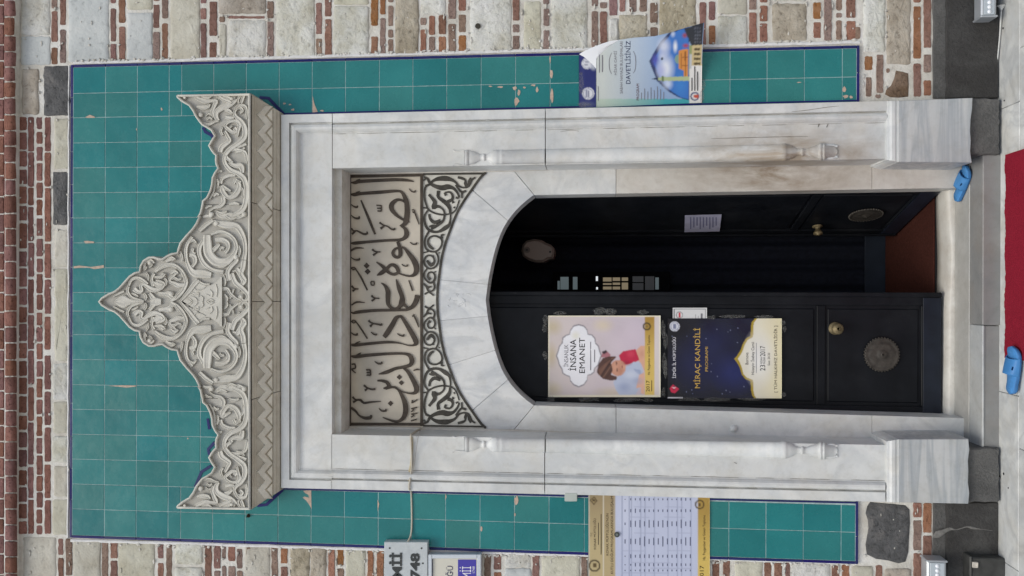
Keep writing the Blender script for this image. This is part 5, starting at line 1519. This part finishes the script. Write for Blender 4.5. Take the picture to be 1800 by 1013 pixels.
sh = [('r', (1040, 1240, 174, 200), grad('#b7c6b8', '#3fa0a8', 0, 1060, 1170)), ('p', sky_arch, '#26355f'), ('p', sky_in, '#3a72be'), ('s', (1152, 106, 7, 12), '#4a4aa6', .9), ('s', (1167, 82, 12, 16), '#c9cfe0', .95), ('s', (1164, 98, 8, 8), '#a9b4d6', .9), ('s', (1170, 120, 15, 26), '#d9dee8', 1.0), ('s', (1162, 124, 9, 12), '#aab0d8', .8), ('s', (1174, 148, 9, 10), '#c4d0e4', .9), ('s', (1187, 82, 4, 11), '#e4e8ee', .95), ('s', (1183, 60, 4, 6), '#c9d4e6', .8), ('s', (1196, 150, 12, 20), '#3f86cc', .6), ('e', (1163.5, 103.5, 2, 2.5), '#303a48'),
      ('e', (1195, 104, 9, 9), '#7d9a8c'), ('p', Z8([(448, 365), (490, 350), (552, 345), (552, 650), (500, 645), (500, 580), (452, 560)]), '#d08a44'), ('p', Z8([(470, 390), (480, 390), (480, 560), (470, 560)]), '#8a5426'), ('p', Z8([(515, 370), (525, 370), (525, 640), (515, 640)]), '#7c4a22'), ('p', Z8([(490, 430), (550, 430), (550, 440), (490, 440)]), '#8a5426'), ('p', Z8([(490, 520), (550, 520), (550, 530), (490, 530)]), '#8a5426'),
      ('s', Z8([(515, 200)])[0] + (5, 5), '#a03a2a', .9), ('s', Z8([(525, 310)])[0] + (6, 4), '#b03428', .9), ('p', Z8([(150, 668), (225, 655), (280, 648), (560, 642), (560, 690), (280, 690), (225, 682)]), '#a9b78c'), ('p', Z8([(145, 668), (225, 655), (225, 682)]), '#2a3450'), ('r', (1163, 1167, 134, 143.5), '#64764e'), ('p', Z8([(560, 300), (595, 310), (595, 520), (560, 640)]), '#8f9a68'),
      ('p', Z8([(505, 130), (600, 95), (720, 40), (700, 305), (585, 310), (560, 250)]), '#2c2d33')] + [('p', Z8([(620 + 26 * i, 110 + 38 * j), (634 + 26 * i, 110 + 38 * j), (634 + 26 * i, 132 + 38 * j), (620 + 26 * i, 132 + 38 * j)]), '#5a5c66') for i in range(3) for j in range(5)] + \
     [('p', Z8([(590, 308), (700, 300), (700, 525), (590, 525)]), '#c4b184')] + [('p', Z8([(615, 335 + 52 * j), (680, 335 + 52 * j), (680, 362 + 52 * j), (615, 362 + 52 * j)]), '#53462e') for j in range(4)] + \
     [('p', Z8([(562, 525), (720, 525), (720, 960), (562, 960)]), '#dcdad6'), ('p', Z8([(565, 400), (590, 400), (590, 560), (565, 560)]), '#b9bcc0'), ('o', (1120 + 622 / k3, 30 + 857 / k3, 5.4, 7.8), '#27356a'), ('p', Z8([(610, 845), (660, 838), (660, 880), (610, 870)]), '#c0503c')]
nx, ny = 150, 120
SX = np.linspace(1048, 1233.5, nx); TT = np.linspace(0, 1, ny)
X = np.zeros((nx, ny)); Y = np.zeros((nx, ny))
for i, sx in enumerate(SX):
    for j, t in enumerate(TT):
        pb = pyb(sx); Y[i, j] = pb + (top3(sx) - pb) * t
        X[i, j] = sx + (4.5 * t ** 3 * max(0, (sx - 1190) / 43))
sheet('paper', p3, (X, Y), y3, grad('#c6ccc8', '#8ea6c8', 0, 1060, 1165), sh, PRINTG)
Y3 = lambda a, b: y3(a, b) - .0012
hx_, hy_ = [], []
nx2, ny2 = 30, 70
SX = np.linspace(1017.5, 1047.6, nx2); X2 = np.zeros((nx2, ny2)); Y2_ = np.zeros((nx2, ny2))
for i, sx in enumerate(SX):
    tp = float(np.interp(sx, [1017, 1025, 1036, 1048], [96, 99, 106, 120.6]))
    for j in range(ny2): X2[i, j] = sx; Y2_[i, j] = lin(pyb(sx), tp, j / (ny2 - 1))
sheet('header_strip', p3, (X2, Y2_), lambda a, b: -.0155, hexc('#232c6c')[:3], [('s', (1024, 150, 4, 40), '#39427c', .7), ('s', (1030, 184, 16, 6), '#5a6488', .8), ('e', (1032, 112, 9.6, 9.6), '#d5d7de'), ('o', (1032, 112, 7.4, 8.0), '#6a7090'), ('r', (1028, 1035, 108, 110), '#70748c'), ('r', (1027, 1034, 113, 115), '#70748c'), ('e', (1034, 164.6, 10.6, 10.6), '#d5d7de'), ('o', (1034, 164.6, 8, 8.8), '#6a7090'), ('r', (1029, 1033, 158, 171), '#8a8ea4'), ('r', (1034, 1036, 159, 172), '#70748c'), ('s', (1043, 118, 6, 6), '#c8cdd6', .8)], PRINTG)
fold = [(1047.8, 120.8), (1047.8, 106), (1052, 99), (1058.6, 92), (1071, 80.6), (1089, 70), (1074, 72), (1058, 77), (1040, 84), (1027, 90), (1018, 95.5), (1026, 100), (1034, 106.5), (1041, 113)]
fy_ = [-.016, y3(1048, 106), y3(1052, 99), y3(1058, 92), y3(1071, 80.6), y3(1089, 70), -.060, -.052, -.040, -.028, -.018, -.020, -.020, -.018]
v = [tuple(P(a, b, c)) for (a, b), c in zip(fold, fy_)] + [tuple(P(1052, 88, -.052))]
n = len(fold)
mk('folded_corner', v, [(i, (i + 1) % n, n) for i in range(n)], ink('paper_back', '#dfe1e4'), p3, True)
word('HİSAR CAMİİ', 1084, 132, 90, 4.6, Y3, I_GY, p3); word('SABAH NAMAZI BULUŞMALARI', 1094.5, 164.7, 73, 5, Y3, I_GY, p3, 0); word('DAVETLİSİNİZ', 1108, 147.5, 72.5, 8.2, Y3, I_NV, p3, 0); word('PROGRAM', 1123.4, 176.5, 147.5, 5, Y3, I_BR, p3, 0)
bars([(1053, 1054.2, 96, 128), (1051, 1052, 152, 178), (1058, 1059.6, 97, 127)], Y3, I_GY, p3); bars([(1127 + 5.6 * i, 1128 + 5.6 * i, 176 - (13 + (i * 7) % 12), 176) for i in range(8)], Y3, I_GY, p3)
bars([(1215.5, 1217, 137, 160), (1220.5, 1222, 117, 160), (1225.5, 1227, 126, 160)], Y3, I_DK, p3)
mk('bracket_line', *[x for x in ribbon([(1075, 130, .8), (1071.5, 122, 1), (1071, 105, 1), (1075, 93, .6)], lambda a, b: Y3(a, b), .0006, FLAT, 3)], I_GY, p3); mk('bracket_line', *ribbon([(1113, 129, .6), (1117, 120, 1), (1117, 100, 1), (1113, 90, .6)], lambda a, b: Y3(a, b), .0006, FLAT, 3), I_GY, p3)
for a, b, c, d in [(1022, 150, 5, 24), (1027, 184, 12, 5), (1234, 168, 4, 14), (1236, 150, 4, 10)]: tape(p3, a, b, c, d, -.018)

# ---- schedule banner on the left tile strip
p4 = thing('schedule_board', tuple(P(1247, 950, -.02)), 'gold and pale blue printed timetable banner fixed over the left tile strip', 'notice board')
Y4f = lambda a, b: -.0185 - .002 * math.sin((b - 870) * .05)
py0b, py1b = 869.5, 1075
def tp4(px): return 868.5 + (px - 1034) * .024
X = np.zeros((170, 170)); Y = np.zeros((170, 170))
for i in range(170):
    for j in range(170):
        X[i, j] = lin(1034.2, 1247.5, i / 169); Y[i, j] = lin(tp4(X[i, j]), py1b, j / 169)
sh = [('r', (1030, 1060, 860, 1100), grad('#9c8a68', '#b9a87e', 1, 880, 960)), ('r', (1060, 1061, 860, 1100), '#ddd9cc'), ('r', (1061, 1081.6, 860, 1100), grad('#a08e6c', '#b4a27a', 1, 880, 960)), ('r', (1030, 1035.6, 860, 1100), '#c9c4b6'), ('r', (1226.8, 1260, 860, 1100), grad('#a88a44', '#d0b460', 1, 900, 985)), ('s', (1100, 900, 20, 60), '#d0d4e4', .4)] + \
     [('r', (1093.5 + 8.05 * i, 1094.2 + 8.05 * i, 872, 1070), '#8f96b0') for i in range(1, 16)] + [('r', (1093, 1094, 870, 1100), '#7a82a0'), ('r', (1105.3, 1106.3, 870, 1100), '#7a82a0')] + [('r', (1093, 1217, c, c + .7), '#a4aac2') for c in (891, 909, 937, 968, 989, 999, 1007)] + \
     [('p', [(1036, 880), (1044, 873), (1050.5, 880), (1044, 888)], '#4a3a22'), ('p', [(1038.5, 880), (1044, 875.5), (1048, 880), (1044, 885)], '#a89468'), ('r', (1041, 1046, 878, 882), '#4a3a22'), ('o', (1045, 994.6, 8, 10.6), '#3a2e1a'), ('r', (1043, 1049, 990, 998), '#5a4a2c'), ('o', (1230, 887, 6, 8.4), '#4a3a1c'), ('r', (1228, 1232, 884, 890), '#5a4622')]
sheet('banner', p4, (X, Y), Y4f, hexc('#bcc2d8')[:3], sh, PRINT, .002)
Y4 = lambda a, b: Y4f(a, b) - .0008
word('T.C.', 1041, 943.5, 936, 3.2, Y4, I_BK, p4); word('KONAK MÜFTÜLÜĞÜ', 1047.8, 966, 911.7, 4.4, Y4, I_BK, p4, 0); word("KONAK MÜFTÜLÜĞÜ'NÜN", 1069.7, 976.6, 903, 4.6, Y4, I_BK, p4, 0); word('KUTLU DOĞUM PROGRAMLARINDA BULUŞALIM', 1077.8, 1009, 872.5, 4.6, Y4, I_BK, p4, 0)
word('Hz. Peygamber ve Güven Toplumu', 1239.8, 985, 906, 4.8, Y4, I_BK, p4, 0); word('2017', 1237, 1019, 994.6, 7.4, Y4, I_BK, p4, 0); bars([(1051.3, 1052.4, 919, 958), (1056, 1057.2, 904, 975)], Y4, I_BK, p4)
rt = random.Random(8); bl = []
for i in range(15):
    px = 1098.6 if i == 0 else 1100.6 + 8.05 * i
    for c, w0 in ((878, 5), (898, 8), (921, 16), (952, 18), (978, 8), (993, 6), (1003, 4.5), (1030, 12), (1050, 9)):
        w_ = w0 * rt.uniform(.45, 1.0) * (.5 if i == 0 else 1); bl.append((px - .7, px + .9, c - w_ / 2, c + w_ / 2))
bars(bl, Y4, ink('ink_table', '#5c6078'), p4)
mk('fixing_disc', *dome(1084.5, 940, 4.9, -.021, .006, 16, True), plain('fixing_steel', C(.09, .10, .10), .45, .5, .6), p4); mk('fixing_disc', *dome(1084.5, 940, 2.2, -.027, .003, 12, True), plain('fixing_screw', C(.22, .24, .23), .4, .5, .6), p4)
# ---- small plastic box beside it
sb = mk('cable_box', *prism(rough_rect(992.5, 1014.5, 866.5, 882, .2, 30, rad=1), -.062, -.012, .8, .004), plain('pale_plastic', C(.45, .49, .45), .5, .4, nscale=10, namt=.06))
tag(sb, 'tiny pale plastic box on the left tile strip above the timetable banner', 'box')

# ================================================================== name plaques
pq = thing('name_plaque', tuple(P(751, 1000, -.03)), 'grey marble name plaque with raised dark letters and number, screwed to the wall', 'plaque')
mk('plaque_slab', *prism([(675.3, 953), (751.5, 953.3), (751.5, 1095), (675.3, 1095)], -.055, -.008, .9, .003), marble_mat('plaque_marble', C(.50, .54, .56), C(.58, .62, .63), C(.44, .47, .50), C(.5, .5, .46), .2, 3, .4), pq)
LET = plain('plaque_letter', C(.035, .04, .04), .5, .4)
def raised(s, pxb, py0, py1, cap, y, h, mat, parent, bold):
    v, f = text(s, pxb, py0, py1, cap, y - h, bold)
    n = len(v); v2 = [(a, y, c) for a, b, c in v]
    ed = {}
    for t in f:
        for i in range(len(t)):
            e = (t[i], t[(i + 1) % len(t)]); ed[e] = ed.get(e, 0) + 1
    sides = [(a, b, b + n, a + n) for (a, b) in ed if (b, a) not in ed]
    mk('lettering', v + v2, list(f) + sides, mat, parent)
raised('HİSAR CAMİİ', 705.5, 1143, 972.3, 16.5, -.0548, .004, LET, pq, .03); raised('1748', 736.5, 1028, 973, 15.5, -.0548, .004, LET, pq, .03)
for a, b in ((685, 963.7), (741, 964), (743.2, 990.5)): mk('screw', *dome(a, b, 1.7, -.0555, .002, 10), LET, pq)
sg = thing('name_sign', tuple(P(846, 1000, -.03)), 'framed sign with cream field and blue block below the marble plaque', 'sign')
FRM = plain('sign_frame', C(.58, .62, .66), .35, .5, .2)
mk('sign_back', *prism(rect(753, 845, 976, 1096), -.040, -.008), plain('sign_cream', C(.62, .60, .52), .5, .4), sg)
for p in (rect(752.4, 759, 975, 1096), rect(838.5, 845.4, 975, 1096), rect(759.3, 838.2, 975, 982.3)): mk('frame_bar', *prism(p, -.052, -.008, .8, .003), FRM, sg)
mk('navy_line', *prism(rect(759.5, 760.8, 983.5, 1096), -.0412, -.0402), I_NV, sg); mk('blue_block', *prism(rect(805, 837, 984, 1096), -.0414, -.0402), plain('sign_blue', hexc('#463fa0'), .45, .4), sg)
word('MÜFTÜLÜĞÜ', 796, 1075, 995, 10.2, -.0418, I_NV, sg, 0); word('CAMİİ', 828, 1034, 996, 15.8, -.0422, I_WH, sg, 0); word('1748', 834.6, 1007.5, 996, 4.4, -.0422, I_WH, sg)
# ---- cable running out of the recess to the plaque
cable = MB()
path = [(742, 752, .14), (733, 757, .10), (724, 763, -.02), (721.8, 766, -.066), (722.5, 780, -.052), (723.4, 800, -.05), (723.4, 824, -.05), (721, 842, -.062), (718.6, 857, -.068), (720, 861, -.064), (722.6, 865, -.02), (723.5, 890, -.018), (723.8, 918, -.018), (723, 936, -.02), (720.5, 945, -.03), (717, 952, -.045), (714, 956, -.05)]
cpts = catmull([tuple(P(a, b, c)) for a, b, c in path], .02)
cb_ = mk('cable', *tube(cpts, .0045, 8), plain('cable_cream', C(.50, .46, .38), .5, .4), None, True)
tag(cb_, 'thin cream cable crossing the left jamb to the marble plaque', 'cable')
pt = MB()
pt.add(ribbon([(723, 768, 4), (724, 785, 4.5), (723.5, 800, 3.4), (722.5, 818, 4.4), (719.5, 832, 5), (717.5, 850, 3)], FY + .022, .007, ROUND, 3))
cpy = pt.build('fixing_putty', plain('old_putty', C(.44, .385, .26), .9, .2, nscale=60, namt=.25, bump=.4), cb_, True)
wr = mk('wire', *tube(catmull([tuple(P(a, b, c)) for a, b, c in [(741, 753, .14), (736, 764, -.055), (730, 800, -.048), (725, 832, -.056), (719.5, 846, -.064)]], .02), .0016, 6), plain('wire_grey', C(.33, .31, .28), .5, .4), None, True)
tag(wr, 'hair-thin grey wire strung diagonally beside the cream cable', 'wire')
nl = mk('nail', *lathe(P(438, 906, -.004), (0, -1, 0), [(0, .010), (.010, .010), (.014, .007), (.03, .004), (.032, .002)], 12), plain('rusty_nail', C(.06, .04, .03), .8, .3, .3), None, True)
tag(nl, 'dark rusty nail in the tiles just left of the crest', 'nail')

# ================================================================== carpet, slippers, lamps
def red():
    g = NG('red_carpet'); n = g.noise(260, 3); n2 = g.noise(6, 4)
    col = g.ramp(n, [(.3, C(.24, .012, .028)), (.7, C(.38, .022, .046))])
    col = g.mix(.3, col, g.ramp(n2, [(.3, C(.8, .8, .8)), (.7, C(1.1, 1.1, 1.1))]), 'MULTIPLY')
    return g.done(col, .95, g.bump(n, .8, .01), .1)
ca, cb2 = PZ(1769.5, 272, .006), PZ(1767.5, 629, .006)
xa, xb = ca.x, cb2.x; yf_ = -.092
n = 80; v = []; f = []
for z in (.0015, .009):
    for i in range(n + 1):
        x = lin(xb, xa, i / n); v.append((x, yf_ + .004 * math.sin(i * .35) + RND.uniform(-.0035, .0035), z))
    v += [(xa + .02, -6.0, z), (xb + .03, -6.0, z)]
m = n + 3
f.append(tuple(range(m, 2 * m))); f.append(tuple(reversed(range(m))))
for i in range(m): f.append((i, (i + 1) % m, m + (i + 1) % m, m + i))
rc = mk('red_carpet', v, f, red()); tag(rc, 'crimson carpet runner on the marble paving in front of the step', 'carpet')

SLB = plain('slipper_rubber', C(.055, .22, .50), .5, .4, nscale=20, namt=.1); SLD = plain('slipper_sole', C(.045, .17, .40), .6, .3, nscale=20, namt=.15); SLI = plain('slipper_footbed', C(.075, .27, .60), .55, .35, nscale=60, namt=.12, bump=.3)
def slipper(loc, rz, tilt, Ls, label):
    root = thing('slipper', loc, label, 'slipper', 'blue plastic slippers')
    R = Matrix.Translation(Vector(loc)) @ Matrix.Rotation(rz, 4, 'Z') @ Matrix.Rotation(tilt, 4, 'Y')
    def half(t):                                         # half width along the sole, heel t=0 toe t=1
        return Ls * (.168 + .050 * math.sin(min(max((t - .25) / .75, 0), 1) * math.pi * .8) ) * (min(1, (t / .09)) ** .5 if t < .09 else 1) * (max(0.0, 1 - ((t - .86) / .14) ** 2) ** .5 if t > .86 else 1)
    n = 26
    def ring(z, s):
        pts = []
        ts = [i / n for i in range(n + 1)]
        for t in ts: pts.append((Ls * (t - .5) * (1 if s == 1 else .985), max(half(t) * s, .0015), z + .010 * (t > .8) * (t - .8) / .2 + .006 * (t < .3) * (.3 - t) / .3))
        for t in ts[::-1]: pts.append((Ls * (t - .5) * (1 if s == 1 else .985), -max(half(t) * s, .0015), z + .010 * (t > .8) * (t - .8) / .2 + .006 * (t < .3) * (.3 - t) / .3))
        return pts
    def buildr(nm, rings, mat, cap=True):
        v = []; f = []; m = len(rings[0])
        for r in rings: v += [tuple(R @ Vector(p)) for p in r]
        for i in range(len(rings) - 1):
            for k in range(m): f.append((i * m + k, i * m + (k + 1) % m, (i + 1) * m + (k + 1) % m, (i + 1) * m + k))
        h = m // 2
        if cap:
            b = (len(rings) - 1) * m
            for k in range(h - 1): f.append((b + k, b + k + 1, b + m - 2 - k, b + m - 1 - k)); f.append((k, m - 1 - k, m - 2 - k, k + 1))
        mk(nm, v, f, mat, root, True)
    buildr('sole', [ring(0, .96), ring(.004, 1.0), ring(.013, 1.0), ring(.016, .97)], SLD)
    buildr('footbed', [ring(.0155, .92), ring(.0165, .89)], SLI)
    # broad strap arching over the forefoot
    v = []; f = []; na, nb = 16, 9
    for s in (0, 1):
        for i in range(nb + 1):
            q = i / nb; t = lin(.40, .78, q)
            w_ = half(t) + .002; top = .042 - .016 * q
            for j in range(na + 1):
                a = math.pi * j / na
                cut = .10 * Ls * (math.sin(a) ** 2) * (1 - q) * -1 if False else 0
                x = Ls * (t - .5) + (.035 * Ls * math.sin(a) * (1 - 2 * q))
                v.append(tuple(R @ Vector((x, (w_ - s * .004) * math.cos(a), .009 + (top - s * .004) * math.sin(a) ** .7))))
    M2 = (nb + 1) * (na + 1)
    for i in range(nb):
        for j in range(na):
            a = i * (na + 1) + j
            if (j == 3 and 3 <= i <= 4) or (j == 12 and 3 <= i <= 4): continue
            f.append((a, a + 1, a + na + 2, a + na + 1)); f.append((M2 + a, M2 + a + na + 1, M2 + a + na + 2, M2 + a + 1))
    for i, e in ((0, 0), (nb, 1)):
        for j in range(na):
            a = i * (na + 1) + j; f.append((a, a + M2, a + M2 + 1, a + 1))
    mk('strap', v, f, SLB, root, True)
    return root
c1 = PZ(1690, 323, ZT + .02)
slipper((c1.x, c1.y, ZT + .004), math.radians(-38), 0, .205, 'blue plastic slipper on the step in the corner by the right plinth')
c2 = PZ(1781, 651, .02)
slipper((c2.x, c2.y - .005, .012), math.radians(-6), 0, .228, 'blue plastic slipper on the paving at the edge of the red carpet')

ALU = plain('lamp_aluminium', C(.50, .53, .56), .35, .5, .5, 12, .08)
GLS = plain('lamp_glass', C(.45, .50, .54), .12, .6)
LED = plain('lamp_lens', C(.86, .88, .92), .2, .6)
def lamp(label, p0, y, dz, x0, x1, sgn):
    """linear wall washer lying along the wall"""
    root = thing('wall_washer_lamp', (x0, y, p0), label, 'lamp', 'linear lamps at the wall foot')
    mk('lamp_body', *bevbox(min(x0, x1), max(x0, x1), y, y + .075, p0, p0 + dz, .006), ALU, root)
    mk('end_cap', *bevbox(x0 - .006 if sgn > 0 else x0 - .004, x0 + .004 if sgn > 0 else x0 + .006, y - .006, y + .08, p0 - .005, p0 + dz + .005, .004), ALU, root)
    mk('lamp_glass', *bevbox(min(x0, x1) + .006, max(x0, x1) - .006, y - .004, y - .0005, p0 + .012, p0 + dz - .012, .001), GLS, root)
    q = MB()
    for i in range(9):
        xx = x0 + sgn * (.02 + i * .022)
        q.add(lathe((xx, y - .0042, p0 + dz * .5), (0, -1, 0), [(0, .0095), (.003, .0085), (.006, .004), (.0065, .001)], 12))
    q.build('lamp_lens', LED, root, True)
a = P(1752, 28, -.11); b = P(1725, 28, -.11)
lamp('grey metal floor lamp with row of lenses at the right foot of the wall', a.z, -.11, b.z - a.z, a.x, a.x + .42, 1)
a = P(1664, 988, -.09); b = P(1630, 988, -.09)
lamp('grey metal lamp case low on the left wall beside the dark box', a.z, -.09, b.z - a.z, a.x, a.x - .42, -1)
rd = thing('white_rod', tuple(PZ(1756, 70, .003)), 'thin white rod with flared end lying along the right foot of the wall', 'rod')
pr = [PZ(1760.5, 10.5, .010), PZ(1760.3, 18, .010), PZ(1757.5, 60, .008), PZ(1754, 100, .008), PZ(1751.3, 130, .008)]
mk('rod', *tube(pr, [.0035, .0032, .003, .003, .0024], 8), plain('white_plastic', C(.62, .62, .60), .5, .4), rd, True)
mk('flared_end', *tube([PZ(1760.6, 10, .012), PZ(1760.5, 13, .012), PZ(1760.4, 18, .011)], [.020, .012, .004], 12), plain('white_plastic_end', C(.60, .60, .58), .5, .4), rd, True)
bxr = thing('metal_box', tuple(P(1752, 1000, -.09)), 'low dark metal box with small white clip at the left foot of the wall', 'box')
c = P(1751, 982, -.085); d = P(1708, 982, -.085)
BXM = plain('box_dark_metal', C(.055, .055, .052), .6, .4, .2, 20, .3, .2)
mk('box_body', *bevbox(c.x - .40, c.x, -.085, -.02, 0, d.z, .005), BXM, bxr)
mk('box_lid', *bevbox(c.x - .41, c.x + .008, -.094, -.018, d.z, d.z + .012, .004), BXM, bxr)
q = P(1713, 993, -.09); mk('clip', *bevbox(q.x - .014, q.x + .014, -.096, -.084, q.z - .016, q.z + .012, .003), plain('clip_white', C(.5, .46, .40), .5, .4, nscale=60, namt=.4), bxr)

HOLE = plain('drill_hole_dark', C(.03, .03, .03), .95, .1)
for a_, b_, r_ in ((1757.5, 838, .006), (1764, 833, .006), (1772, 858, .004), (1765, 177, .004), (1763, 50, .005)):
    q = PZ(a_, b_, .0006); mk('drill_hole', *lathe(q, (0, 0, 1), [(-.001, r_), (.0002, r_), (.0004, r_ * .5)], 10), HOLE, ground)
